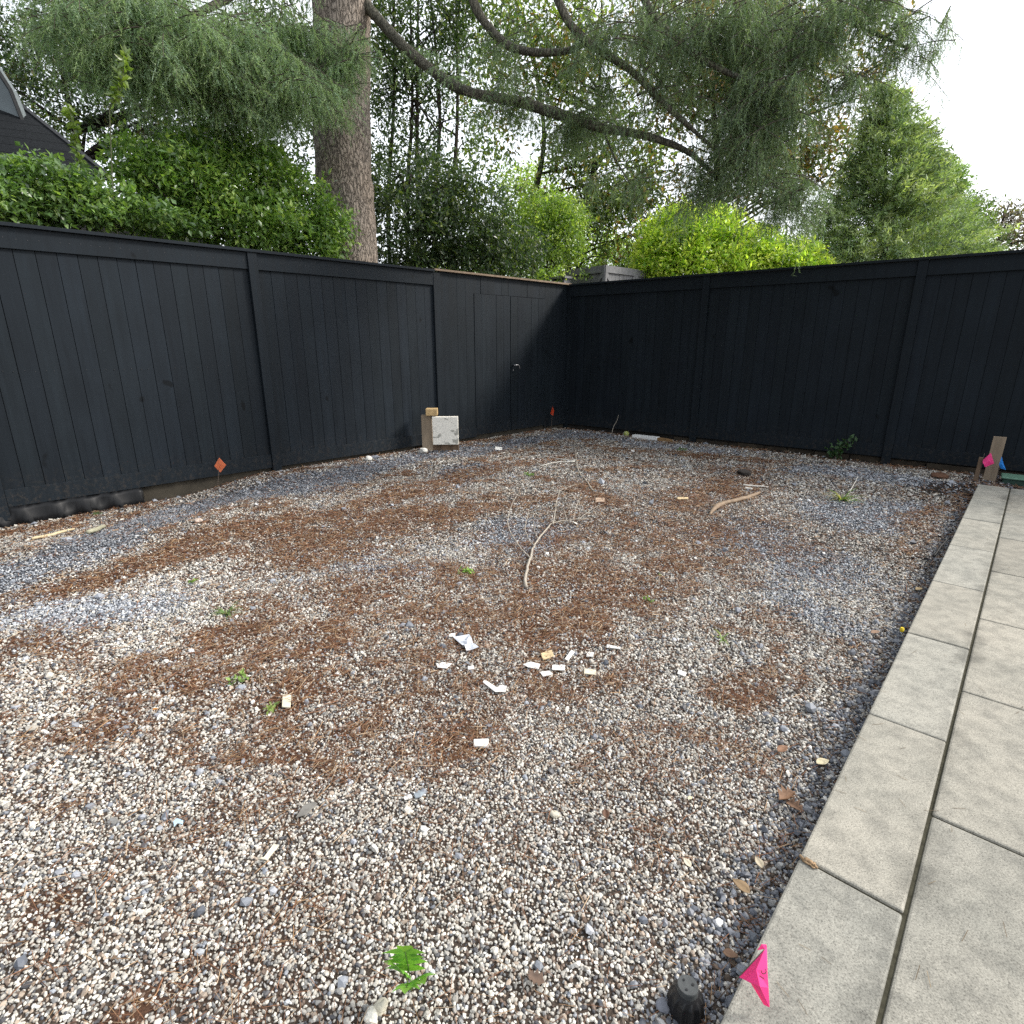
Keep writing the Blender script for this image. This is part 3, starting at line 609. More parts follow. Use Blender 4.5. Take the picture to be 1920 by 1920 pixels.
    C = cs[i] + unit(rng.normal(size=(n, 3))) * (rng.random((n, 1)) ** .4) * rs[i]; C = C[noise3(C, .7) > .4]; C = C[(C[:, 2] - 1.35) > .62 * C[:, 1]]
    V, F, col = leaves(C, 14, .22, .30, [(1, (.10, .16, .12)), (1, (.14, .20, .11))], rng, .14, .3, .3); mesh('shade_crown', V, F, leafmat('needle'), t, col)
cedar()

# ------------------------------------------------------------------ neighbours' trees and shrubs
DK = [(45, (.055, .095, .045)), (25, (.085, .13, .055)), (15, (.04, .065, .038)), (12, (.16, .20, .07))]
MG = [(32, (.10, .155, .065)), (26, (.17, .24, .08)), (12, (.26, .22, .08)), (7, (.34, .20, .07)), (20, (.32, .41, .11))]
SH = [(40, (.17, .29, .075)), (25, (.25, .38, .10)), (18, (.10, .18, .06)), (16, (.36, .48, .13))]
def Z0(v): v = np.array(v); v[2] = -.05; return v
def multi(xs, Y, top=-60): return [[Z0(P(x + 4, 500, Y)), P(x, 420, Y), P(x + random.Random(x).uniform(-12, 12), 200, Y), P(x + random.Random(x + 1).uniform(-20, 20), top, Y + .2)] for x in xs]
tree('evergreen_tree', 'tall dark many-stemmed evergreen directly right of the thick cedar trunk', 'tree',
     [(790, 60, 120, 130, 12.5, 1.2), (770, 220, 90, 110, 12.3, 1.0, .8), (900, 60, 90, 90, 12.5, 1.0, .7), (860, 250, 90, 60, 12.6, 1, .35), (720, 120, 40, 150, 12.5, .8, .8), (800, 350, 100, 70, 12.2, 1, .8)], 1750, 12, .10, .27, DK, 21, trunks=multi((728, 762, 784, 815, 850), 12.5), gap=.43, gs=2.2, nbr=34, trk=.05)
tree('magnolia_tree', 'open magnolia with sky showing through its middle, behind the cedar limb', 'tree',
     [(1010, 60, 170, 130, 16, 1.5, .8), (960, 160, 130, 90, 16, 1.5, .55), (1080, 200, 120, 110, 16, 1.5, .8), (940, 330, 110, 70, 15.5, 1.2, .7), (1130, 330, 120, 110, 15.8, 1.2, 1.0), (1010, 420, 120, 60, 15.5, 1, .8), (1170, 430, 70, 90, 15.5, 1, 1.)], 2900, 11, .15, .36, MG, 22, trunks=[[Z0(P(1010, 500, 16)), P(1000, 420, 16), P(1020, 250, 16), P(990, 40, 16)], [Z0(P(1075, 500, 16)), P(1068, 460, 16), P(1110, 330, 16), P(1130, 60, 16)]], gap=.45, gs=1.2, nbr=34, trk=.09, clvar=.35)
tree('magnolia_tree', 'brownish leaved magnolia behind the hanging cedar sprays, left of the cypress', 'tree',
     [(1320, 80, 170, 120, 17, 1.5, .9), (1460, 100, 130, 110, 17, 1.5, .9), (1340, 250, 130, 110, 17, 1.4, .9), (1480, 240, 110, 80, 17, 1.2, .9), (1550, 290, 70, 70, 16.5, 1, .7), (1270, 380, 90, 70, 16.5, 1, .9), (1440, 330, 90, 60, 16.5, 1, .8), (1600, 90, 90, 90, 17, 1, .6), (1630, 190, 40, 40, 17, .6, .4)], 3300, 11, .16, .36, [(30, (.08, .12, .05)), (24, (.14, .17, .06)), (18, (.26, .17, .07)), (12, (.36, .22, .07)), (8, (.14, .09, .05))], 23, gap=.40, gs=.8, nbr=30, trk=.13, base=Z0(P(1420, 500, 17)), clvar=.3)
tree('laurel_shrub', 'dense dark laurel filling the space right of the cedar trunk above the fence', 'shrub',
     [(760, 430, 110, 90, 10.4, .8), (860, 420, 110, 80, 10.8, .8), (940, 470, 90, 50, 11.2, .7), (720, 340, 60, 60, 10.6, .6, .7), (830, 330, 80, 40, 10.8, .6, .6), (830, 505, 170, 28, 10.8, .5, .8)], 2500, 12, .085, .12, DK, 24, gap=.33, gs=1.8, nbr=24, trk=.06, base=Z0(P(800, 500, 10.6)))
tree('leafy_shrub', 'light green bushy shrub between the laurel and the grey screen', 'shrub',
     [(1030, 400, 75, 40, 12.8, .6), (970, 450, 100, 45, 12.6, .7), (1060, 440, 45, 60, 12.8, .5), (960, 340, 30, 30, 12.8, .4, .5), (1010, 520, 110, 18, 12.4, .5, .7)], 1600, 12, .075, .12, [(40, (.26, .38, .09)), (24, (.16, .25, .07)), (26, (.42, .52, .12)), (10, (.09, .15, .05))], 25, gap=.33, gs=2.0, nbr=16, trk=.04)
tree('hazel_thicket', 'sunlit yellow green thicket far behind the laurel, seen low over the fence', 'thicket',
     [(980, 500, 120, 40, 21, 1.2), (1120, 480, 80, 50, 21, 1.2), (1060, 400, 70, 50, 21, 1., .6), (860, 510, 90, 30, 21, 1.), (1200, 510, 60, 30, 20, .8), (1000, 340, 40, 40, 21, .8, .5)], 1500, 12, .15, .28, [(40, (.30, .42, .10)), (30, (.20, .30, .08)), (20, (.48, .56, .15))], 35, gap=.35, gs=.9, nbr=14, trk=.07, base=Z0(P(1040, 520, 21)))
tree('golden_shrub', 'bright yellow green shrub glowing above the right fence', 'shrub',
     [(1270, 450, 70, 65, 13.2, .8), (1330, 440, 65, 50, 13.4, .8, .9), (1400, 470, 60, 45, 13.2, .8), (1470, 490, 70, 35, 13.0, .7), (1230, 490, 45, 45, 13.0, .6), (1530, 505, 35, 16, 13.0, .4, .8), (1340, 500, 140, 40, 13, .7)], 3800, 12, .115, .13, [(45, (.60, .72, .12)), (22, (.42, .60, .11)), (25, (.74, .80, .20)), (10, (.18, .32, .06))], 26, mat=leafmat('golden leaf', .35, .5, .6, (1.15, 1.25, .6)), gap=.33, gs=2., shell=.5, nbr=18, trk=.04)
def conifer(label, px, pyt, pyb, wpx, Y, seed, cols, n=2600, size=.12, lean=0):
    rng = np.random.default_rng(seed); b0 = Z0(P(px, pyb, Y)); top = P(px + lean, pyt, Y); bot = P(px, pyb, Y); R = wpx * Y / FOC / 2
    t = thing('conifer_tree', b0, label, 'tree'); H = top[2] - bot[2]
    u = 1 - rng.random(n) ** .62; az = rng.uniform(0, 6.28, n); prof = (1 - u) ** .85 * (0.45 + 1.0 * noise3(np.stack([np.cos(az) * 1.4, np.sin(az) * 1.4, u * 5], -1), 1.3)) + .03
    rr = R * prof * rng.uniform(.35, 1.05, n)
    C = np.stack([bot[0] + (top[0] - bot[0]) * u + rr * np.cos(az), bot[1] + rr * np.sin(az), bot[2] - .3 + (H + .3) * u + rng.normal(size=n) * .05 + .12 * (rr / R)], -1)
    k = 22; m = n * k; od = np.stack([np.cos(az), np.sin(az), .55 + rng.normal(size=n) * .25], -1); od = np.repeat(unit(od), k, 0)
    tt = rng.random((m, 1)); p = np.repeat(C, k, 0) + od * (tt - .5) * .5 + rng.normal(size=(m, 3)) * .035 + np.array([0, 0, -1]) * (tt * tt * .16)
    d = unit(od * .7 + rng.normal(size=(m, 3)) * .55 + [0, 0, -.1]); s = unit(np.cross(d, rng.normal(size=(m, 3)))); L = size * rng.uniform(.5, 1.1, (m, 1)); W = L * .15
    V = np.stack([p - s * W, p + s * W, p + d * L], 1).reshape(-1, 3); ca = np.array([c[1] for c in cols]); w_ = np.array([c[0] for c in cols], float)
    ci = np.repeat(rng.choice(len(cols), n, p=w_ / w_.sum()), k); col = ca[ci] * np.repeat(rng.uniform(.5, 1.4, (n, 1)), k, 0) * rng.uniform(.75, 1.25, (m, 1))
    mesh('crown', V, np.arange(m * 3).reshape(-1, 3), leafmat('scale leaf', .6, .25, .3), t, np.repeat(col, 3, 0))
    b = B(); b.tube(catmull([b0, bot, top - [0, 0, .3]], 6), (.16, .11, .015), 10); b.build('trunk', BARK_D, t, True)
CF = [(36, (.24, .32, .17)), (26, (.34, .42, .21)), (20, (.12, .18, .10)), (16, (.46, .53, .26))]
conifer('broad pointed cypress standing above the right fence', 1655, 150, 560, 340, 14, 31, CF, 3600, lean=10)
conifer('narrow upper cypress just behind the broad one, against open sky', 1715, 215, 560, 200, 16, 32, CF, 1500, lean=20)
conifer('shorter fresh green conifer right of the broad cypress', 1775, 290, 560, 170, 17, 33, [(40, (.22, .34, .09)), (30, (.28, .42, .10)), (20, (.13, .22, .08))], 1500, lean=10)
tree('garden_tree', 'rounded green tree low at the right end of the conifers', 'tree',
     [(1800, 440, 50, 50, 18, .8), (1830, 400, 30, 40, 18, .6, .6), (1760, 450, 40, 40, 18, .6)], 700, 12, .10, .16, [(40, (.12, .18, .06)), (30, (.16, .20, .07)), (20, (.08, .12, .06))], 27, gap=.3, nbr=12, trk=.06)
tree('bare_topped_tree', 'sparse reddish brown tree far off at the right edge of the view', 'tree',
     [(1880, 410, 50, 35, 30, 1.5), (1930, 420, 50, 50, 30, 1.5), (1880, 455, 60, 25, 30, 1.5)], 420, 8, .20, .3, [(40, (.15, .12, .10)), (30, (.12, .12, .10)), (20, (.18, .13, .10))], 28, gap=.40, gs=.5, nbr=26, trk=.12)
tree('oak_tree', 'dark small-leaved tree behind the house roof at far left', 'tree',
     [(120, 160, 130, 100, 14, 1.2), (30, 60, 90, 110, 14, 1.2, .8), (230, 230, 80, 90, 14, 1, .8), (330, 250, 90, 80, 13.5, 1, .8), (520, 250, 90, 80, 13, .8, .9), (60, 230, 60, 40, 12.5, .6, .5), (440, 190, 120, 90, 13.5, 1, .9), (250, 60, 130, 110, 14, 1, .9), (520, 120, 90, 120, 13.6, 1, .9), (380, 300, 120, 70, 13, .9, .9)], 3900, 11, .11, .24, DK + [(10, (.12, .10, .05))], 29, gap=.36, gs=1.2, nbr=26, trk=.12, base=Z0(P(170, 420, 14)))
tree('broadleaf_shrub', 'bright green broad-leaved shrub leaning over the fence, left of the cedar trunk', 'shrub',
     [(430, 340, 140, 85, 7.6, .5), (330, 340, 100, 70, 7.0, .5), (540, 390, 90, 70, 8.0, .4), (420, 410, 150, 50, 7.3, .45), (560, 440, 80, 35, 8.0, .35), (260, 310, 60, 50, 6.8, .4, .7), (470, 290, 70, 30, 7.7, .3, .7), (520, 470, 130, 22, 8.0, .4, 1.2), (620, 430, 40, 50, 8.2, .3, .8), (380, 290, 60, 40, 7.3, .3, .5)], 3300, 11, .072, .12, SH, 41, mat=leafmat('glossy leaf', .27, .38, .9), upn=.7, gap=.30, gs=2.2, nbr=22, trk=.035, base=Z0(P(420, 450, 7.8)), aspect=.5)
tree('euonymus_shrub', 'glossy round-leaved hedge shrub spilling over the fence at far left', 'shrub',
     [(60, 350, 90, 55, 5.6, .35), (160, 370, 90, 45, 5.9, .35), (240, 400, 90, 30, 6.2, .3), (10, 385, 60, 35, 5.3, .3), (320, 425, 80, 22, 6.7, .25, .8), (120, 400, 110, 22, 5.7, .25, .9), (-90, 360, 90, 60, 5.1, .35)], 1500, 11, .062, .07, [(40, (.13, .22, .075)), (25, (.19, .30, .09)), (20, (.09, .16, .06)), (10, (.28, .38, .12))], 42, mat=leafmat('glossy leaf', .27, .38, .9), upn=.75, nbr=14, trk=.025, base=Z0(P(150, 430, 6.1)), aspect=.62)
def shoots():                                             # upright leafy shoots standing out of the hedge
    rng = np.random.default_rng(5)
    for q, lb in (([(150, 330), (143, 270), (130, 200)], 'tall upright shoot of paired pale leaves before the house roof'), ([(205, 200), (225, 160), (238, 100)], 'thin leafy shoot reaching up to the right of the tall one')):
        pts = catmull([P(a, b, 5.9) for a, b in q], 8); root = Z0(P(q[0][0] + 8, 420, 5.95)); t = thing('leafy_shoot', root, lb, 'plant', 'upright shoots above the hedge')
        b = B(); b.tube(np.vstack([[root], [P(q[0][0] + 8, 400, 5.95)], pts]), (.005, .003), 6); b.build('stem', plain('shoot stem', (.12, .13, .07), .8, .2, 30, 0), t, True)
        V, F, col = leaves(np.repeat(pts[2:], 2, 0), 4, .075, .02, [(50, (.16, .24, .06)), (50, (.22, .30, .07))], rng, .5, 0, .4); mesh('foliage', V, F, leafmat('glossy leaf', .27, .38, .9), t, col)
shoots()

# ------------------------------------------------------------------ house at the left and timber screen beyond the corner
def house():
    base = P(-60, 400, 11); base[2] = -.05; t = thing('house', base, 'dark shingled house roof with a pale gable panel at the left edge', 'house')
    A, Bp, Cc = P(-60, 128, 11.8), P(42, 205, 11.2), P(200, 330, 10.2)
    lo = P(-420, 420, 9.4); hi = P(-420, -40, 12.6)
    e1 = Cc - A; e2 = lo - Cc; nrm = unit(np.cross(e1, e2)); nrm = nrm if nrm @ (CAM - A) > 0 else -nrm
    ridge = P(25, 190, 11.3); l2 = Cc + unit(np.array([-1, -.55, 0])) * 6; r2 = ridge + unit(np.array([-1, -.55, 0])) * 6
    b = B(); down = unit(Cc - ridge); L = np.linalg.norm(Cc - ridge); sd_ = unit(l2 - Cc); nrm = unit(np.cross(down, sd_)); nrm = nrm if nrm[1] < 0 else -nrm
    k = int(L / .16); rr = random.Random(3)
    for i in range(k):
        c = rr.uniform(.8, 1.15); b.c = (c, c, c); b.obox(ridge, down, sd_, nrm, (i * L / k, (i + 1) * L / k + .02), (0, 6), (-.03, .004 + .003 * (i % 2)))
    b.build('roof', plain('dark shingle', (.014, .016, .018), .9, .4, 25, .6, .15), t)
    b = B(); b.obox(ridge, down, sd_, nrm, (-.05, L + .02), (-.07, -.002), (-.10, .03)); b.build('verge_board', plain('roof verge', (.02, .022, .024), .7, .3, 12, .2), t)
    # skylight standing proud of the slope
    pv = [P(-140, 40, 10.9), P(-20, 105, 10.9), P(22, 170, 10.9), P(47, 234, 10.9), P(-140, 228, 10.9)]; m5 = len(pv); bk = np.array([0, .12, 0])
    mesh('gable_panel', np.array(pv + [q + bk for q in pv]), [tuple(range(m5))[::-1], tuple(range(m5, 2 * m5))] + [(i, (i + 1) % m5, (i + 1) % m5 + m5, i + m5) for i in range(m5)], plain('pale gable panel', (.17, .20, .21), .6, .15, 5, .1), t)
    b = B(); b.tube([pv[1] - bk * .2, pv[2] - bk * .2, pv[3] - bk * .2], .035, 4); b.tube([pv[4] - bk * .2, pv[3] - bk * .2], .05, 4); b.build('gable_trim', plain('roof verge', (.02, .022, .024), .7, .3, 12, .2), t)
    b = B(); w0 = Cc + sd_ * .4 - down * .3; b.obox(np.array([w0[0], w0[1], 0]), sd_, np.array([.35, .94, 0]), UZ, (1.0, 6), (.6, 4), (-.05, w0[2] - .2)); b.build('wall', plain('dark siding', (.02, .02, .022), .8, .3, 8, .3, stretch=(1, 1, 8)), t)
house()
def screen():
    z = 2.80; c0, cl, cr = G(1135, 497, z), G(1050, 508, z), G(1290, 519, z)
    t = thing('timber_screen', [c0[0], c0[1], -.05], 'grey cross-braced timber screen box beyond the fence corner', 'screen')
    m = plain('grey painted timber', (.20, .20, .205), .75, .3, 14, .4, stretch=(1, 1, .3))
    for e, nm in ((cl, 'side_panel'), (cr, 'side_panel')):
        u = e - c0; L = np.linalg.norm(u); u = u / L; n = np.array([u[1], -u[0], 0]); n = n if n[1] < 0 else -n
        b = B(); o = np.array([c0[0], c0[1], 0])
        kk = max(3, int(L / .12))
        for i in range(kk): b.c = (.9 + .2 * random.random(),) * 3; b.obox(o, u, n, UZ, (i * L / kk + .003, (i + 1) * L / kk - .003), (-.03, -.012), (-.05, z - .05))
        b.c = (1, 1, 1); b.obox(o, u, n, UZ, (.0, L), (-.012, .02), (z - .13, z)); b.obox(o, u, n, UZ, (-.0, L), (-.012, .02), (z - 1.1, z - 1.0))
        ns = max(1, round(L / 1.1)); W = L / ns
        for i in range(ns + 1): b.obox(o, u, n, UZ, (max(0, i * W - .05), min(L, i * W + .05)), (-.012, .019), (-.05, z - .131))
        for i in range(ns):
            for sgn, x0 in ((1, i * W + .05), (-1, (i + 1) * W - .05)):
                for k in range(10):
                    pass
                d = unit(u * sgn * .75 - UZ * .75); pz = np.cross(d, n); b.obox(o + u * x0 + UZ * (z - .16), d, pz, n, (-.02, .55), (-.035, .035), (-.011, .015))
        b.build(nm, m, t)
    q = G(1042, 519, 2.62); q2 = G(1052, 518, 2.62); t2 = thing('lantern_box', [q[0], q[1], -.05], 'small grey slatted vent box left of the timber screen', 'vent box')
    u = unit(q2 - q); n = np.array([u[1], -u[0], 0]); b = B(); o = np.array([q[0], q[1], 0]); w_ = .24
    b.obox(o, u, n, UZ, (-.12, w_ - .02), (-.2, 0), (-.05, 2.50)); b.obox(o, u, n, UZ, (-.15, w_ + .02), (-.22, .03), (2.58, 2.62)); b.obox(o, u, n, UZ, (-.12, -.08), (-.2, 0), (2.5, 2.58)); b.obox(o, u, n, UZ, (w_ - .06, w_ - .02), (-.2, 0), (2.5, 2.58))
    b.build('box', m, t2)
screen()

# ------------------------------------------------------------------ things lying in the yard
WOODG = plain('weathered plank', (.30, .235, .165), .85, .35, 16, .5, stretch=(1, 1, .15)); WOODD = plain('old brown wood', (.17, .115, .075), .9, .4, 12, .5, stretch=(1, 1, .2))
def basis(p):                                             # local axes facing the camera from p
    f = unit(np.array([-p[0], -p[1], 0])); r = np.array([-f[1], f[0], 0]); r = r if r[0] * 1 > 0 or True else r
    r = np.cross(UZ, -f) if False else np.array([-f[1], f[0], 0]); return r, f
def wood_pile():
    # pieces lean on the left fence by the second post
    u = -LD; n = LN; p = gp(795, 845); p[2] -= .01; k = 1.0
    s0 = p
    t = thing('plank_stand', s0, 'brown timber offcut frame of an upright plank and a low crosspiece against the left fence', 'timber')
    ang = math.radians(12); uu = np.array([u[0] * math.cos(-ang) - u[1] * math.sin(-ang), u[0] * math.sin(-ang) + u[1] * math.cos(-ang), 0]); nn = np.array([uu[1], -uu[0], 0]); uu = unit(uu * .75 + np.array([.45, -.35, 0])); nn = np.array([uu[1], -uu[0], 0])
    b = B(); b.obox(s0, uu, nn, UZ, (-.02, .12), (-.10, .0), (0, .48)); b.build('upright', WOODG, t, bevel=.004)
    b = B(); b.obox(s0, uu, nn, UZ, (.12, .47), (-.10, -.005), (0.0, .13)); b.build('crosspiece', WOODD, t, bevel=.004)
    m = node_mat('flaking white paint', lambda nd, o: flake(nd, o))
    b = B(); b.obox(s0, uu, nn, UZ, (.13, .47), (.002, .075), (.10, .47)); o = b.build('painted_block', m, None, bevel=.006); tag(o, 'square block with flaking white paint over grey, propped on the timber frame', 'block')
    b = B(); b.obox(s0, uu, nn, UZ, (.05, .20), (-.10, .06), (.484, .57)); o = b.build('wood_offcut', plain('ochre wood', (.52, .36, .17), .7, .35, 20, .3), None, bevel=.004); tag(o, 'short ochre wood offcut resting on top of the painted block', 'wood offcut')
def flake(n, o):
    p = N(n, 'ShaderNodeBsdfPrincipled', Roughness=.8); f = noise_n(n, 7, 6, .65, stretch=(1, 1, 1.6)); g = noise_n(n, 60, 4)
    c = mixcol(n, ramp(n, f, (.40, 0.0), (.425, 1.0)), (.40, .39, .34), (.84, .81, .72)); c = mixcol(n, 1., c, ramp(n, g, (.3, .8), (.7, 1.05)), 'MULTIPLY')
    n.links.new(c, p.inputs['Base Color']); n.links.new(bump(n, f, .4, .003), p.inputs['Normal']); n.links.new(p.outputs[0], o.inputs[0])
wood_pile()
def ico_rock(name, px, py, r, mat, label, cat, squash=.7, seed=0, group=None, sub=2):
    p = gp(px, py); rr = np.random.default_rng(seed); V = ICV.copy(); F = ICF
    for _ in range(sub):
        E_ = {}; V = list(V); NF = []
        def mid(a, b):
            k = (min(a, b), max(a, b))
            if k not in E_: E_[k] = len(V); V.append(unit(np.array(V[a]) + np.array(V[b])))
            return E_[k]
        for a, b, c in F: x, y, z = mid(a, b), mid(b, c), mid(c, a); NF += [(a, x, z), (x, b, y), (z, y, c), (x, y, z)]
        F = NF; V = np.array(V)
    q = noise3(V + seed * 3.3, 1.4) * .7 + .3 * noise3(V + seed, 3.5); V = V * (0.6 + .8 * q)[:, None] * np.array([r * 1.2, r, r * squash]); a = rr.uniform(0, 6.28); c, s = math.cos(a), math.sin(a)
    V = V @ np.array([[c, s, 0], [-s, c, 0], [0, 0, 1]]); V += p - np.array([0, 0, V[:, 2].min() + r * .12]); o = mesh(name, V, [tuple(f) for f in F], mat, None, None, False); tag(o, label, cat, group); return o
WHITER = plain('white stone', (.66, .64, .58), .85, .25, 25, .5); GREYR = plain('grey stone', (.20, .21, .24), .8, .3, 20, .5)
ico_rock('rock', 795, 850, .042, WHITER, 'lumpy white stone at the foot of the timber frame', 'rock', .9, 1)
ico_rock('rock', 691, 864, .045, WHITER, 'white stone lying by the left fence base, left of the timber frame', 'rock', .7, 2)
ico_rock('rock', 704, 860, .05, GREYR, 'grey flat stone just behind the white one at the fence base', 'rock', .5, 3)
ico_rock('rock', 373, 980, .028, plain('pink stone', (.50, .40, .33), .85, .2, 25, .4), 'pinkish stone on slate chippings near the orange diamond flag', 'rock', .7, 4)
ico_rock('rock', 1395, 892, .06, plain('dark clod', (.05, .042, .036), .95, .4, 25, .8), 'dark clod of earth among pebbles before the right fence', 'clod', .6, 5)
ico_rock('rock', 1760, 896, .075, plain('brick red clod', (.12, .06, .035), .95, .4, 25, .8), 'reddish brown lump at the foot of the right fence', 'clod', .4, 6)
ico_rock('rock', 715, 1893, .015, plain('tan stone', (.48, .45, .36), .85, .2, 45, .4), 'large tan pebble at the bottom, below the pinnate seedling', 'rock', .8, 7)
ico_rock('rock', 697, 1912, .015, plain('cream stone', (.62, .60, .53), .85, .2, 45, .4), 'cream pebble cut by the bottom edge of the view', 'rock', .8, 8)
ico_rock('rock', 1040, 1530, .013, plain('tan stone', (.48, .45, .36), .85, .2, 45, .4), 'big pale pebble in the middle foreground', 'rock', .7, 9)
ico_rock('rock', 1245, 1892, .014, GREYR, 'blue grey pebble beside the black sprinkler head', 'rock', .8, 10)

def flat_piece(name, pts_px, th, mat, label, cat, up=.012, group=None, tilt=0.0, seed=0, bev=.0015):
    rr = random.Random(seed); T = [gp(a, b, up) for a, b in pts_px]; z = max(q[2] for q in T); T = [np.array([q[0], q[1], z + rr.uniform(-tilt, tilt)]) for q in T]
    ar = sum(T[i][0] * T[(i + 1) % len(T)][1] - T[(i + 1) % len(T)][0] * T[i][1] for i in range(len(T)))
    if ar < 0: T = T[::-1]
    n = len(T); V = [q + UZ * th * .55 - UZ * .003 for q in T] + [q - UZ * .004 for q in T]; F = [tuple(range(n)), tuple(range(2 * n - 1, n - 1, -1))] + [(i, i + n, (i + 1) % n + n, (i + 1) % n) for i in range(n)]
    o = mesh(name, np.array(V), F, mat, None, None, False, bev); tag(o, label, cat, group); return o
def quad(cx, cy, w_, h, a=0.0):                           # slanted quad in picture proportions, foreshortened by hand
    a = math.radians(a); c, s = math.cos(a), math.sin(a)
    return [(cx + x * c - y * s, cy + (x * s + y * c)) for x, y in ((-w_ / 2, -h / 2), (w_ / 2, -h / 2), (w_ / 2, h / 2), (-w_ / 2, h / 2))]
PLW = plain('white plaster', (.74, .73, .69), .75, .15, 30, .2); CREAM = plain('cream tile', (.66, .61, .47), .6, .2, 40, .2); OCH = plain('ochre card', (.62, .48, .28), .8, .3, 30, .2)
DG = 'white and cream chips of building debris on the gravel'
for a in [
    ('plaster_chip', quad(1026, 1233, 22, 14, -20), .008, OCH, 'ochre square chip with pale edges, rearmost of the debris cluster'), ('plaster_chip', quad(1068, 1234, 8, 22, 35), .006, PLW, 'narrow white sliver standing diagonal right of the ochre chip'),
    ('plaster_chip', quad(1106, 1232, 13, 9, 10), .006, PLW, 'small cream chip at the far right end of the debris cluster'), ('plaster_chip', quad(1047, 1257, 24, 9, 2), .008, PLW, 'white oblong chip in the middle of the debris cluster'),
    ('plaster_chip', quad(1106, 1265, 22, 10, 5), .008, CREAM, 'cream oblong chip nearest the viewer in the debris cluster'), ('plaster_chip', [(980, 1250), (995, 1247), (1013, 1252), (1010, 1259), (990, 1257)], .008, PLW, 'irregular white flake at the left end of the debris cluster'),
    ('plaster_chip', [(1012, 1265), (1030, 1263), (1037, 1270), (1018, 1273)], .006, PLW, 'white flake below the oblong chip'), ('plaster_chip', [(818, 1250), (832, 1246), (848, 1249), (838, 1258), (820, 1257)], .006, PLW, 'flat five-sided white flake left of the crumpled paper'),
    ('plaster_chip', quad(902, 1400, 28, 13, 2), .014, PLW, 'white brick-shaped chunk alone in the centre foreground'), ('plaster_chip', quad(538, 1320, 16, 25, 3), .007, CREAM, 'cream rectangular tile beside the light green weed at left'),
    ('plaster_chip', [(496, 1588 + 28), (514, 1588), (524, 1592), (502, 1620), (484, 1618)], .007, CREAM, 'cream tile strip lying diagonal in the left foreground'), ('plaster_chip', quad(848, 1195, 12, 6, 0), .006, PLW, 'tiny white chip just above the crumpled paper'),
    ('plaster_chip', quad(883, 1257, 12, 6, -5), .006, PLW, 'small white chip between the flake and the bent strip'), ('plaster_chip', quad(1278, 1267, 16, 8, 25), .006, PLW, 'small white chip right of the debris cluster'),
    ('plaster_chip', quad(1150, 1218, 26, 5, 8), .005, PLW, 'thin pale sliver behind the right end of the cluster'), ('plaster_chip', quad(1125, 940, 17, 7, 0), .01, plain('tan card', (.45, .33, .24), .8, .3, 30, .2), 'brownish flat scrap below the leaning twig'),
    ('plaster_chip', quad(1280, 937, 20, 4, 0), .01, OCH, 'thin pale wood scrap left of the driftwood'), ('plaster_chip', quad(935, 843, 13, 5, 5), .008, PLW, 'white fleck on slate chippings right of the timber frame'),
    ('plaster_chip', [(555, 1540), (570, 1515), (590, 1508), (596, 1514), (575, 1535)], .006, plain('grey slate flake', (.21, .20, .18), .8, .3, 30, .2), 'grey pointed flake in the left foreground'), ('plaster_chip', [(776, 1494), (786, 1488), (797, 1490), (790, 1500), (779, 1502)], .008, plain('blue slate flake', (.27, .31, .34), .8, .3, 30, .2), 'flat blue grey flake in the centre foreground'),
    ('plaster_chip', quad(765, 1501, 16, 7, -25), .008, PLW, 'white oval flake beside the blue grey one')]:
    flat_piece(a[0], a[1], a[2], a[3], a[4], 'debris chip', .014, DG, .003, len(a[4]))
flat_piece('plastic_strip', [(907, 1281), (912, 1281), (932, 1295), (938, 1290), (950, 1292), (948, 1303), (928, 1303), (905, 1284)], .006, PLW, 'bent white plastic strip shaped like a check mark', 'plastic strip', .014)
def paper():
    c = [(852, 1203), (880, 1200), (886, 1212), (896, 1222), (875, 1224), (868, 1216)]; rr = np.random.default_rng(3); T = np.array([gp(a, b, .02) for a, b in c]); ce = T.mean(0)
    V = [ce + UZ * .012]; n = len(T)
    for k in (.5, 1.0):
        for i in range(n * 2):
            a = T[(i // 2) % n]; b = T[(i // 2 + 1) % n]; q = a if i % 2 == 0 else (a + b) / 2; V.append(ce + (q - ce) * k * 1.1 + np.array([0, 0, rr.uniform(-.008, .014)]))
    m = n * 2; F = [(0, 1 + i, 1 + (i + 1) % m) for i in range(m)] + [(1 + i, 1 + m + i, 1 + m + (i + 1) % m, 1 + (i + 1) % m) for i in range(m)]
    o = mesh('crumpled_paper', np.array(V), F, plain('thin white paper', (.62, .65, .70), .7, .25, 40, .2)); o.modifiers.new('s', 'SOLIDIFY').thickness = .001; tag(o, 'crumpled white paper scrap in the middle of the gravel', 'paper')
    o = flat_piece('wrapper', [(326, 1548), (333, 1541), (345, 1545), (344, 1553), (334, 1550), (328, 1557)], .003, plain('pale blue film', (.45, .62, .75), .4, .25, 60, 0), 'torn pale blue and white wrapper scrap at left', 'wrapper', .016)
paper()
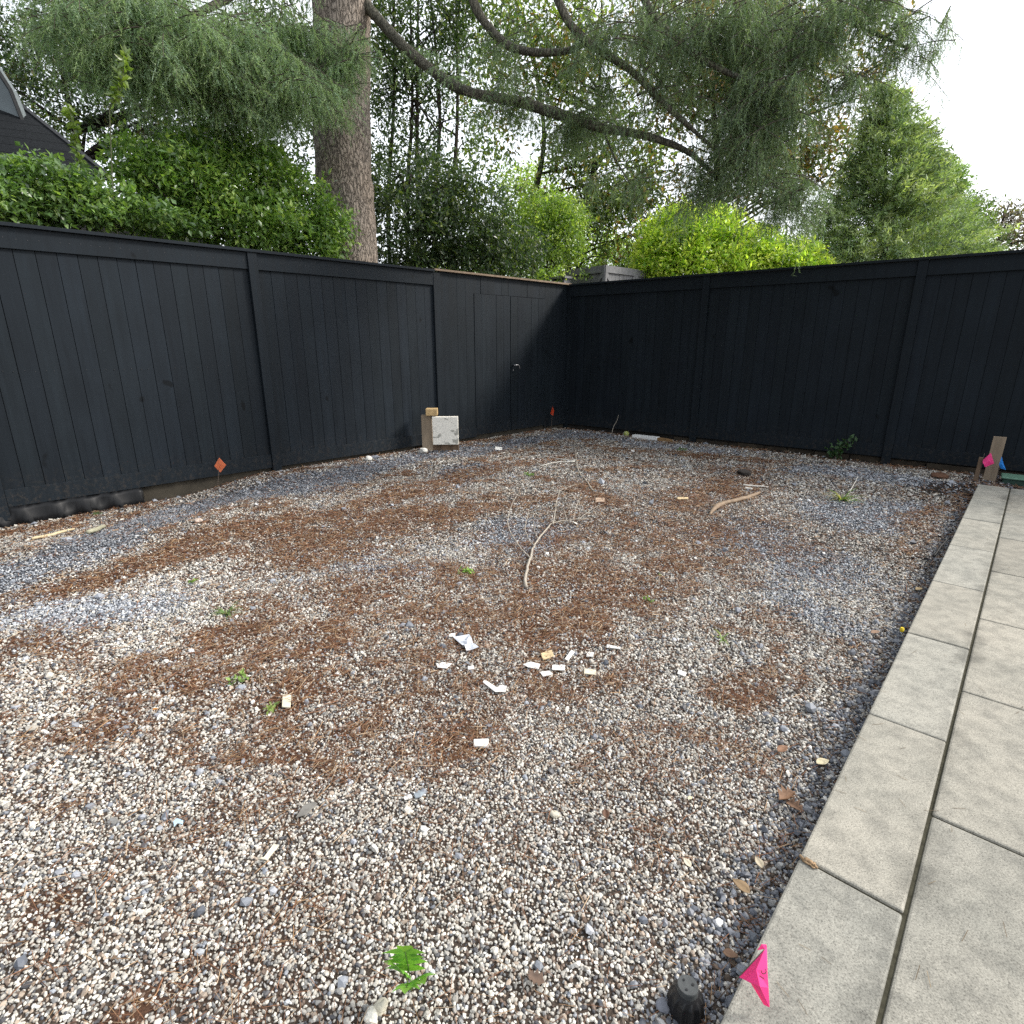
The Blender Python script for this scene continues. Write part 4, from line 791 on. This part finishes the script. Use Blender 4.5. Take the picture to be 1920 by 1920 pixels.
def board_on_ground():
    a, b = by_fence(1186, 829, RD, .42), by_fence(1263, 834, RD, .40); u = unit(b - a); L = np.linalg.norm(b - a); n = np.array([-u[1], u[0], 0]); n = n if n[1] > 0 else -n
    bb = B(); bb.obox(a + UZ * .0, u, n, UZ, (0, L * .62), (-.03, .07), (-.01, .05)); tag(bb.build('white_board', plain('white painted board', (.86, .86, .84), .6, .15, 20, .2), None, bevel=.003), 'short white painted board lying before the dark corner', 'board')
    bb = B(); bb.add([a + u * (L * .625) + n * x + UZ * z for x in (-.03, .06) for z in (-.01, .045)] + [a + u * (L * (1.0 if x < 0 else .93)) + n * x + UZ * z for x in (-.03, .06) for z in (-.01, .03)], [(0, 1, 3, 2), (4, 6, 7, 5), (0, 4, 5, 1), (2, 3, 7, 6), (0, 2, 6, 4), (1, 5, 7, 3)])
    tag(bb.build('brown_board', plain('brown board', (.27, .16, .07), .8, .3, 20, .3), None, bevel=.003), 'brown wood piece butted to the end of the white board', 'board')
board_on_ground()
def ball():
    p = by_fence(1174, 816, RD, .28); V = []; F = []; r = .045
    for i in range(13):
        for j in range(20):
            a = math.pi * i / 12; b = 2 * math.pi * j / 20; V.append(p + UZ * r * .9 + r * np.array([math.sin(a) * math.cos(b), math.sin(a) * math.sin(b), math.cos(a)]))
    F = [(i * 20 + j, i * 20 + (j + 1) % 20, (i + 1) * 20 + (j + 1) % 20, (i + 1) * 20 + j) for i in range(12) for j in range(20)]
    t = thing('tennis_ball', p, 'faded yellow green ball by the corner, left of the white board', 'ball'); mesh('felt', np.array(V), F, plain('ball felt', (.34, .37, .10), .95, .25, 90, .6), t, None, True)
    s = [p + UZ * r * .9 + r * 1.01 * unit(np.array([math.cos(q) + .35 * math.cos(3 * q), math.sin(q) - .35 * math.sin(3 * q), .8 * math.sin(2 * q)])) for q in np.linspace(0, 2 * math.pi, 60)]
    b = B(); b.tube(s, .0018, 5, False); b.build('seam', PLW, t, True)
ball()
STK = plain('bleached twig', (.38, .34, .28), .85, .25, 40, .2); STD = plain('dark twig', (.14, .11, .085), .9, .3, 40, .2); STW = plain('pale twig', (.66, .63, .56), .85, .2, 40, .2)
def stick(name, label, parts, mat, cat='twig', group=None):
    b = B()
    rr = np.random.default_rng(len(label))
    for pts, r in parts:
        Q = catmull([G(q[0], q[1], PZ + .003) if len(q) > 2 and q[2] < 0 else gp(q[0], q[1], q[2] if len(q) > 2 else .015) for q in pts], 6); mx = max(r)
        Q[1:-1] += rr.normal(size=(len(Q) - 2, 3)) * min(mx * .45, .0035) * [1, 1, .4]; b.tube(Q, r, 6)
    o = b.build(name, mat, None, True); tag(o, label, cat, group); return o
stick('fallen_branch', 'long forked bleached branch lying in the middle of the yard', [
    ([(987, 1105, .015), (984, 1085, .02), (995, 1050, .02), (1003, 1025, .02), (1025, 997, .025), (1045, 985, .03), (1100, 978, .03)], (.011, .009, .007, .005, .0025)),
    ([(996, 1053, .02), (975, 1033, .03), (955, 1005, .05), (953, 985, .06), (960, 960, .07), (975, 928, .05)], (.005, .004, .003, .0016)),
    ([(1037, 990, .03), (1040, 975, .05), (1044, 955, .08), (1052, 930, .06), (1080, 914, .03)], (.005, .003, .0015)), ([(1003, 1030, .02), (990, 1018, .04), (985, 1000, .05), (992, 970, .06)], (.004, .002)),
    ([(1062, 983, .03), (1058, 970, .05), (1053, 960, .06)], (.003, .0015)), ([(1075, 981, .03), (1080, 965, .06), (1086, 950, .07)], (.003, .0015)), ([(1010, 1018, .02), (1000, 1000, .05), (1002, 985, .06)], (.003, .0012)), ([(1085, 980, .03), (1110, 965, .05), (1130, 955, .05)], (.003, .0015))], STK, 'branch')
stick('long_twig', 'thin curved twig lying behind the forked branch', [([(1112, 922), (1100, 905), (1085, 885), (1080, 860, .03), (1077, 840, .04), (1079, 823, .04)], (.007, .005, .003))], STK)
stick('split_twig', 'white twig split in a narrow V beside the curved twig', [([(1078, 867), (1045, 862), (1017, 857)], (.008, .006, .004)), ([(1078, 868), (1045, 869), (1012, 876)], (.007, .006, .004))], STW)
stick('driftwood', 'thick pale driftwood stick on the right of the gravel', [([(1330, 967, .01), (1343, 954, .02), (1365, 946, .022), (1400, 937, .022), (1424, 927, .02)], (.010, .024, .019, .020, .012)), ([(1345, 953, .02), (1331, 953, .025)], (.012, .006))], plain('driftwood', (.27, .195, .13), .8, .35, 16, .5, stretch=(1, 1, 1)), 'stick')
stick('wood_splinter', 'pale split wood pieces behind the driftwood stick', [([(1393, 912), (1412, 914), (1440, 916)], (.012, .01, .005)), ([(1396, 918), (1410, 920)], (.014, .01))], STW, 'wood splinter')
stick('wood_splinter', 'long pale wood splinter at the left edge below the fence', [([(60, 1012), (100, 1003), (140, 993)], (.012, .014, .008))], plain('splinter', (.52, .43, .27), .8, .3, 20, .3), 'wood splinter')
stick('wood_splinter', 'greyish lichen covered wood chunk left of the pinkish stone', [([(165, 1003, .02), (180, 998, .025), (196, 990, .02)], (.018, .02, .016))], plain('mossy wood', (.33, .32, .23), .9, .3, 30, .4), 'wood splinter')
def upright_twig():
    p = by_fence(1147, 812, RD, .30); q = p + np.array([.02, 0, 0]); b = B(); b.tube(catmull([p, p + np.array([.02, 0, .12]), p + np.array([.07, 0, .22]), P(1160, 778, p[1])], 5), (.006, .004, .003), 6); tag(b.build('upright_twig', STK, None, True), 'thin pale twig sticking up near the dark corner', 'twig')
upright_twig()
stick('dark_stick', 'short dark rod poking out beside the patio edge', [([(1750, 1048, .02), (1762, 1036, .04), (1777, 1022, .07)], (.008, .007, .006))], plain('black rod', (.015, .014, .013), .6, .2, 20, 0), 'rod')
stick('joint_stick', 'splintered brown wood sliver caught in the near patio joint', [([(1500, 1606, -1), (1518, 1617, -1), (1533, 1628, -1)], (.003, .007, .003)), ([(1505, 1613, -1), (1528, 1627, -1)], (.003, .002))], plain('splinter brown', (.30, .20, .11), .8, .35, 40, .4), 'wood sliver')

# ---- marking flags
def flag_mat(name, c): return attr_mat(name, .45, .4, .35, tcol=(1, 1, 1))
def flag(label, color, base, toppt, cloth, mark=None, wr=.0016, grp='wire marking flags pushed into the ground'):
    t = thing('marking_flag', base, label, 'marking flag', grp)
    b = B(); b.tube(catmull([base, (base + toppt) / 2 + np.array([.004, 0, 0]), toppt], 5), wr, 6); b.build('wire', plain('flag wire', (.13, .10, .08), .6, .2, 20, 0, .5), t, True)
    cl = np.array(cloth); ce = cl.mean(0); n = len(cl); V = [ce + unit(CAM - ce) * .006]; 
    for i in range(n): V += [cl[i], (cl[i] + cl[(i + 1) % n]) / 2 + unit(CAM - ce) * .003 * (-1) ** i]
    m = 2 * n; o = mesh('flag', np.array(V), [(0, 1 + i, 1 + (i + 1) % m) for i in range(m)], flag_mat('vinyl film', None), t, np.array([color] * len(V)), False); o.modifiers.new('s', 'SOLIDIFY').thickness = .0008
    if mark:
        b = B()
        for q, r in mark: b.tube(q, r, 5, False)
        b.build('printed_mark', plain('black ink', (.02, .015, .02), .7, .1, 20, 0), t)
OR = (1.0, .33, .15); PK = (1.0, .075, .33); BL = (.03, .30, .80)
Yf = CORNER[1] + along(408, 880, LD) * LD[1] - .16; bs = P(405, 905, Yf); bs[2] = float(zg(bs[:1], bs[1:2])[0])
flag('orange diamond-shaped flag on a wire at the left fence', OR, bs, P(411, 861, Yf), [P(411, 858, Yf), P(424, 872, Yf - .02), P(413, 886, Yf), P(402, 874, Yf + .01)], [([P(409, 868, Yf - .02), P(413, 872, Yf - .025), P(411, 876, Yf - .02), P(416, 880, Yf - .025)], .0012)], .003)
Yf = CORNER[1] + along(1034, 800, LD) * LD[1] - .16; bs = P(1033, 806, Yf); bs[2] = float(zg(bs[:1], bs[1:2])[0])
flag('small furled red orange flag near the gate, close to the corner', (.80, .09, .03), bs, P(1036, 764, Yf), [P(1036, 762, Yf), P(1039, 770, Yf - .02), P(1037, 780, Yf), P(1032, 776, Yf + .02)], None, .003)
bs = gp(1832, 903); Yf = bs[1] - .05
flag('pink square flag in front of the small wooden stake', PK, bs, P(1846, 850, Yf), [P(1858, 849, Yf), P(1864, 869, Yf - .02), P(1847, 876, Yf), P(1844, 870, Yf), P(1841, 864, Yf + .02)], None, .002)
bs = gp(1866, 906); Yf = bs[1] - .02
flag('blue pennant flag right of the taller wooden stake', BL, bs, P(1878, 858, Yf), [P(1878, 856, Yf), P(1881, 868, Yf), P(1886, 881, Yf - .02), P(1876, 878, Yf), P(1873, 871, Yf)], None, .002)
def near_flag():
    K = lambda a, b, z: G(a, b, z)
    base = gp(1330, 1893); c0 = K(1385, 1832, .115)
    t = thing('marking_flag', base, 'large hot pink flag folded over the patio edge in the near foreground', 'marking flag', 'wire marking flags pushed into the ground')
    b = B(); b.tube(catmull([base, K(1360, 1858, .07), c0, K(1434, 1780, .175)], 5), .0014, 6); b.build('wire', plain('flag wire', (.13, .10, .08), .6, .2, 20, 0, .5), t, True)
    pts = {'c': c0, 't': K(1434, 1779, .176), 'tr': K(1438, 1777, .172), 'tl': K(1420, 1781, .165), 'tt': K(1428, 1770, .165), 't2': K(1437, 1771, .160), 'm': K(1418, 1818, .155), 'r': K(1439, 1820, .150), 'd': K(1408, 1844, .12), 'e': K(1432, 1884, .085), 'e2': K(1443, 1889, .085), 'f': K(1425, 1850, .135), 'g': K(1441, 1852, .125), 'h': K(1398, 1838, .128)}
    nm = list(pts); ix = {k: i for i, k in enumerate(nm)}; F = [[ix[q] for q in f.split()] for f in ('c m t', 't m r tr', 'c h f m', 'm f g r', 'h d f', 'd e f', 'f e e2 g', 'tl t tr t2 tt')]
    o = mesh('flag', np.array([pts[k] for k in nm]), [tuple(f) for f in F], flag_mat('vinyl film', None), t, np.array([PK] * len(nm)), False); o.modifiers.new('s', 'SOLIDIFY').thickness = .0006
    b = B(); arc = [K(1432 + 4.4 * math.cos(q), 1821 + 5. * math.sin(q), .168) for q in np.linspace(-.9, 3.4, 14)]; b.tube(arc, .0008, 5, False)
    for k in range(4): b.tube([K(1423 + 2.6 * k, 1828 + 1.6 * k, .168), K(1425 + 2.6 * k, 1832 + 1.6 * k, .168)], .0007, 5, False)
    b.build('printed_mark', plain('black ink', (.02, .015, .02), .7, .1, 20, 0), t)
near_flag()
def stakes():
    u = RD; n = RN
    p = gp(1853, 902); o = B(); lean = unit(np.array([0.03, .02, 1])); o.obox(p - UZ * .05, u, n, lean, (-.05, .055), (-.012, .012), (0, .52)); tag(o.build('wooden_stake', WOODG, None, bevel=.002), 'taller flat wooden stake standing at the far end of the patio', 'stake')
    p = gp(1828, 903); o = B(); lean = unit(np.array([0.02, .0, 1])); o.obox(p - UZ * .05, u, n, lean, (-.018, .018), (-.012, .012), (0, .31)); tag(o.build('wooden_stake', WOODD, None, bevel=.002), 'thin short wooden stake left of the taller one', 'stake')
stakes()
def valve_box():
    p = gp(1918, 912); t = thing('valve_box', p, 'green irrigation valve box with a flat lid at the right edge', 'valve box'); u, n = RD, -RN
    b = B(); b.obox(p, u, n, UZ, (-.17, .25), (-.0, .24), (-.05, .055)); b.build('box_body', plain('dark green plastic', (.03, .07, .05), .6, .2, 20, .1), t, bevel=.012)
    b = B(); b.obox(p, u, n, UZ, (-.185, .265), (-.015, .255), (.056, .075)); b.build('lid', plain('green plastic lid', (.13, .25, .18), .6, .2, 20, .1), t, bevel=.010)
valve_box()
def sprinkler():
    p = gp(1281, 1880); p = gp(1284, 1893); t = thing('sprinkler_head', p, 'black plastic sprinkler head standing in gravel near the patio edge', 'sprinkler'); m = plain('black plastic body', (.012, .012, .013), .45, .2, 20, .1, .45); cp = plain('grey plastic cap', (.06, .065, .065), .6, .25, 80, .3)
    def lathe(prof, k=36, rib=0):
        V = []; F = []
        for r, z in prof:
            for j in range(k):
                a = 2 * math.pi * j / k; q = r + (rib if (j % 3 == 0) and .008 < z < .052 else 0); V.append(p + np.array([q * math.cos(a), q * math.sin(a), z]))
        for i in range(len(prof) - 1): F += [(i * k + j, i * k + (j + 1) % k, (i + 1) * k + (j + 1) % k, (i + 1) * k + j) for j in range(k)]
        F.append(tuple(range((len(prof) - 1) * k, len(prof) * k))); return np.array(V), F
    V, F = lathe([(.036, -.03), (.037, .0), (.0365, .012), (.031, .045), (.026, .055), (.023, .060)], 36, .004); mesh('body', V, F, m, t, None)
    V, F = lathe([(.0225, .055), (.0215, .072), (.0205, .0745), (.010, .074)], 36); mesh('cap', V, F, cp, t, None, False)
    b = B()
    for q, r in ((0, .0028), (2.1, .0024), (4.2, .0024)): c = p + np.array([.011 * math.cos(q), .011 * math.sin(q), .073]); b.tube([c, c + UZ * .0025], r, 10)
    b.build('screw', m, t)
sprinkler()
def yellow_cap():
    p = G(1697, 1182, .06) + UZ * .002 - PN * .012; V, F = tube([p - UZ * .012, p - UZ * .002, p + UZ * .008], (.007, .010, .007), 10); o = mesh('survey_cap', V, F, plain('yellow plastic', (.75, .55, .02), .5, .2, 30, 0)); tag(o, 'small bright yellow marker cap at the patio edge', 'marker cap')
yellow_cap()

# ---- dead leaves
def dead_leaf(px, py, L, a, col, label, curl=.3, on=None, lobed=False):
    p = gp(px, py, .018) if on is None else G(px, py, on); d = np.array([math.cos(a), math.sin(a), .1]); s = np.array([-math.sin(a), math.cos(a), 0]); V = []; n = 8
    for i in range(n + 1):
        u = i / n; wv = math.sin(math.pi * u ** .8) * L * .3 * (1 + (.4 * (-1) ** i if lobed else 0)) + .0006
        for k in (-1, -.5, 0, .5, 1): V.append(p + d * L * (u - .5) + s * wv * k + UZ * (curl * wv * k * k + curl * L * .3 * (u - .5) ** 2))
    F = [(i * 5 + k, i * 5 + k + 1, (i + 1) * 5 + k + 1, (i + 1) * 5 + k) for i in range(n) for k in range(4)]
    o = mesh('dead_leaf', np.array(V), F, plain('dry leaf %.2f %.2f' % (col[0], col[1]), col, .7, .35, 60, .3), None, None, True); o.modifiers.new('s', 'SOLIDIFY').thickness = .0008
    tag(o, label, 'leaf', 'fallen leaves on the gravel')
for q in ((1474, 1503, .07, .4, (.20, .11, .06), 'curled dark brown leaf in gravel near the big patio slab', .9, None, True), (1488, 1522, .06, -1.0, (.15, .085, .05), 'dark brown leaf tip touching the curled leaf from below', .6, None, True), (1421, 1627, .035, 1.7, (.42, .36, .26), 'pale tan leaf standing near the patio joint', .5), (1388, 1672, .05, 2.3, (.22, .15, .08), 'ochre pointed leaf lying below the pale tan one', .4), (1541, 1437, .05, .2, (.66, .58, .38), 'cream coloured leaf fragment close to the patio', .3),
          (1466, 1413, .05, .5, (.24, .13, .075), 'orange brown leaf behind the cream fragment', .4), (1004, 1846, .045, 2.8, (.13, .085, .06), 'dark leaf scrap at the bottom centre', .4, None, True), (1368, 1800, .035, -.4, (.17, .10, .06), 'brown leaf beside the large pink flag', .3), (1293, 1505, .018, .4, (.70, .62, .40), 'tiny cream leaf fragment left of the curled leaf', .3), (1287, 1627, .03, 2.0, (.55, .50, .38), 'small pale oval leaf at lower right', .4),
          (1722, 1110, .05, .3, (.45, .33, .17), 'tan leaf beside the patio, behind the yellow cap', .4), (1640, 1192, .05, .2, (.27, .17, .11), 'brown leaf left of the yellow cap', .4), (292, 1337, .02, .2, (.55, .27, .08), 'small orange leaf scrap at left', .3), (1135, 1535, .035, 1.5, (.12, .06, .035), 'dark reddish leaf standing in the centre right gravel', .6)):
    dead_leaf(*q)

# ---- weeds
WM = leafmat('weed leaf', .5, .35, .4)
def weed(px, py, kind, size, label, cols=None, seed=1, n=14, name='weed', cat='weed'):
    rng = np.random.default_rng(seed); p = gp(px, py); t = thing(name, p, label, cat, 'small weeds growing through the gravel'); cols = cols or [(50, (.16, .27, .07)), (50, (.22, .33, .08))]
    if kind == 'rosette':
        C = p + np.stack([rng.normal(size=n) * size * .28, rng.normal(size=n) * size * .28, rng.uniform(.01, size * .35, n)], -1); V, F, col = leaves(C, 3, size * .42, size * .08, cols, rng, .55, 0, .75)
    elif kind == 'grass':
        V, F, col = [], [], []
        for i in range(n):
            a = rng.uniform(0, 6.28); L = size * rng.uniform(.6, 1.2); e = rng.uniform(.25, 1.1); h = np.array([math.cos(a), math.sin(a), 0]); s = np.array([-h[1], h[0], 0]) * size * .035; c = np.array(cols[rng.integers(len(cols))][1]) * rng.uniform(.8, 1.2)
            k = len(V)
            for u in (0, .35, .7, 1.0):
                q = p + h * L * u * .8 + UZ * (L * (e * u - .75 * e * u * u)); wv = (1 - u) * .9 + .05; V += [q - s * wv, q + s * wv]; col += [c, c]
            F += [(k + 2 * j, k + 2 * j + 1, k + 2 * j + 3, k + 2 * j + 2) for j in range(3)]
        V = np.array(V); col = np.array(col)
    else: V, F, col = kind(p, size, rng, cols)
    mesh('foliage', V, F, WM, t, col)
    b = B(); b.c = (.2, .25, .1); b.tube([p - UZ * .01, p + UZ * size * .22], .002 + size * .01, 6); b.build('stem', attr_mat('weed stem', .7), t, True); return t
for q in ((876, 1076, 'rosette', .075, 'bright lime seedling left of the forked branch base', [(1, (.20, .36, .07)), (1, (.26, .42, .09))], 2, 12), (1355, 1199, 'grass', .09, 'upright grass seedling in the right half of the gravel', [(1, (.20, .32, .07)), (1, (.28, .38, .09))], 3, 12),
          (450, 1278, 'rosette', .065, 'small green weed left, above the cream rectangular tile', None, 4, 10), (511, 1332, 'rosette', .05, 'pale green weed touching the left of the cream tile', [(1, (.26, .34, .10)), (1, (.20, .30, .09))], 5, 9), (425, 1152, 'grass', .12, 'low grass weed spreading on the left half', [(1, (.14, .24, .08)), (1, (.20, .28, .10))], 6, 26), (365, 1092, 'rosette', .07, 'tiny green weed up left of the low grass', None, 7, 5),
          (995, 893, 'rosette', .09, 'small green weed near the white split twig', None, 8, 9), (1216, 1128, 'rosette', .05, 'tiny pale weed right of the forked branch', None, 9, 6), (1240, 1080, 'rosette', .04, 'yellowish sprout far right of the forked branch', None, 10, 3), (1276, 846, 'rosette', .10, 'low green weed at the end of the brown board', [(1, (.10, .18, .06))], 11, 8), (180, 965, 'rosette', .07, 'dull green weed by the footing at far left', [(1, (.10, .15, .06))], 12, 6)):
    weed(*q)
weed(1578, 938, 'grass', .26, 'fresh green grass tuft with dry bent stalks on the right', [(1, (.17, .28, .06)), (1, (.24, .34, .08)), (1, (.40, .36, .20))], 13, 34, 'grass_tuft', 'grass tuft')
stick('dry_stalk', 'bent bleached stalk leaning from the green grass tuft', [([(1585, 938, .02), (1597, 928, .10), (1605, 918, .13)], (.004, .003)), ([(1590, 941, .01), (1605, 939, .02), (1618, 943, .01)], (.006, .003))], STW)
def sapling():
    rng = np.random.default_rng(6); p = by_fence(1563, 872, RD, .16); t = thing('sapling', p, 'dark leafy sapling growing at the foot of the right fence', 'plant'); st = [p, p + np.array([.02, 0, .09]), p + np.array([.06, -.02, .17]), p + np.array([.13, -.02, .24])]; pts = catmull(st, 6)
    b = B(); b.tube(pts, (.006, .003), 6); b.tube(catmull([p + np.array([.02, 0, .06]), p + np.array([-.04, 0, .12]), p + np.array([-.07, 0, .15])], 4), .003, 5); b.build('stem', STD, t, True)
    C = np.vstack([pts[3:] + rng.normal(size=(len(pts) - 3, 3)) * .035, pts[5:] + rng.normal(size=(len(pts) - 5, 3)) * .05, p + np.array([-.03, 0, .11]) + rng.normal(size=(10, 3)) * .035]); V, F, col = leaves(C, 3, .06, .03, [(50, (.04, .09, .035)), (40, (.06, .12, .045))], rng, .62, .1, .6); mesh('foliage', V, F, WM, t, col)
sapling()
def pinnate():                                            # the seedling with paired leaflets nearest the viewer
    p = gp(772, 1858); t = thing('seedling', p, 'bright green seedling with paired pointed leaflets in the near foreground', 'plant'); rng = np.random.default_rng(9); V, F, col = [], [], []
    def leaf(o, d, s, nn, L, W, c):
        k = len(V); m = 6
        for i in range(m + 1):
            u = i / m; wv = math.sin(math.pi * min(1, u * .93 + .07) ** .75) * W + .0004; z = -.18 * L * u * u
            V.extend([o + d * L * u - s * wv + nn * (z + wv * .25), o + d * L * u + nn * z, o + d * L * u + s * wv + nn * (z + wv * .25)]); col.extend([c, c * .85, c])
        for i in range(m): q = k + 3 * i; F.extend([(q, q + 1, q + 4, q + 3), (q + 1, q + 2, q + 5, q + 4)])
    b = B()
    tops = [(G(760, 1786, .12), .085), (G(742, 1812, .09), .06), (G(788, 1838, .07), .06), (G(762, 1852, .08), .055)]
    for j, (e, L) in enumerate(tops):
        pts = catmull([p, (p + e) / 2 + UZ * .015, e], 6); b.tube(pts, (.0018, .001), 5)
        for i in range(5, len(pts), 2):
            d = unit(pts[i] - pts[i - 1]); s = unit(np.cross(d, UZ)); nn = np.cross(s, d)
            for g in (-1, 1):
                dv = unit(s * g * .9 + d * .45 + UZ * .1); c = np.array([.20, .42, .08]) * rng.uniform(.8, 1.25); leaf(pts[i], dv, unit(np.cross(dv, nn)), nn, L * .62 * rng.uniform(.8, 1.1), L * .17, c)
        d = unit(pts[-1] - pts[-2]); s = unit(np.cross(d, UZ)); leaf(pts[-1], d, s, np.cross(s, d), L * .6, L * .2, np.array([.22, .40, .08]))
    mesh('foliage', np.array(V), F, WM, t, np.array(col), True); b.build('stem', plain('green stem', (.16, .24, .07), .6, .2, 30, 0), t, True)
pinnate()
def needles_on_patio():
    rng = np.random.default_rng(14); n = 420; s = rng.uniform(.3, PEND, n); q = rng.uniform(.01, 2.5, n) ** 1.0; a = rng.uniform(0, 6.28, n); L = rng.uniform(.010, .022, n); c = PO + np.outer(s, PD) + np.outer(q, PN); c[:, 2] = PZ + .003
    dv = np.stack([np.cos(a), np.sin(a), 0 * a], -1) * L[:, None]; sv = np.stack([-np.sin(a), np.cos(a), 0 * a], -1) * .0006
    V = np.stack([c - dv - sv, c - dv + sv, c + dv + sv, c + dv - sv], 1).reshape(-1, 3); o = mesh('patio_needles', V, np.arange(n * 4).reshape(-1, 4), attr_mat('dry needle', .75, .25), None, np.repeat(pick(n, [(1, (.10, .07, .04)), (1, (.20, .15, .09))]), 4, 0)); tag(o, 'scattered dry needles on the patio pavers', 'needle litter', kind='stuff')
needles_on_patio()
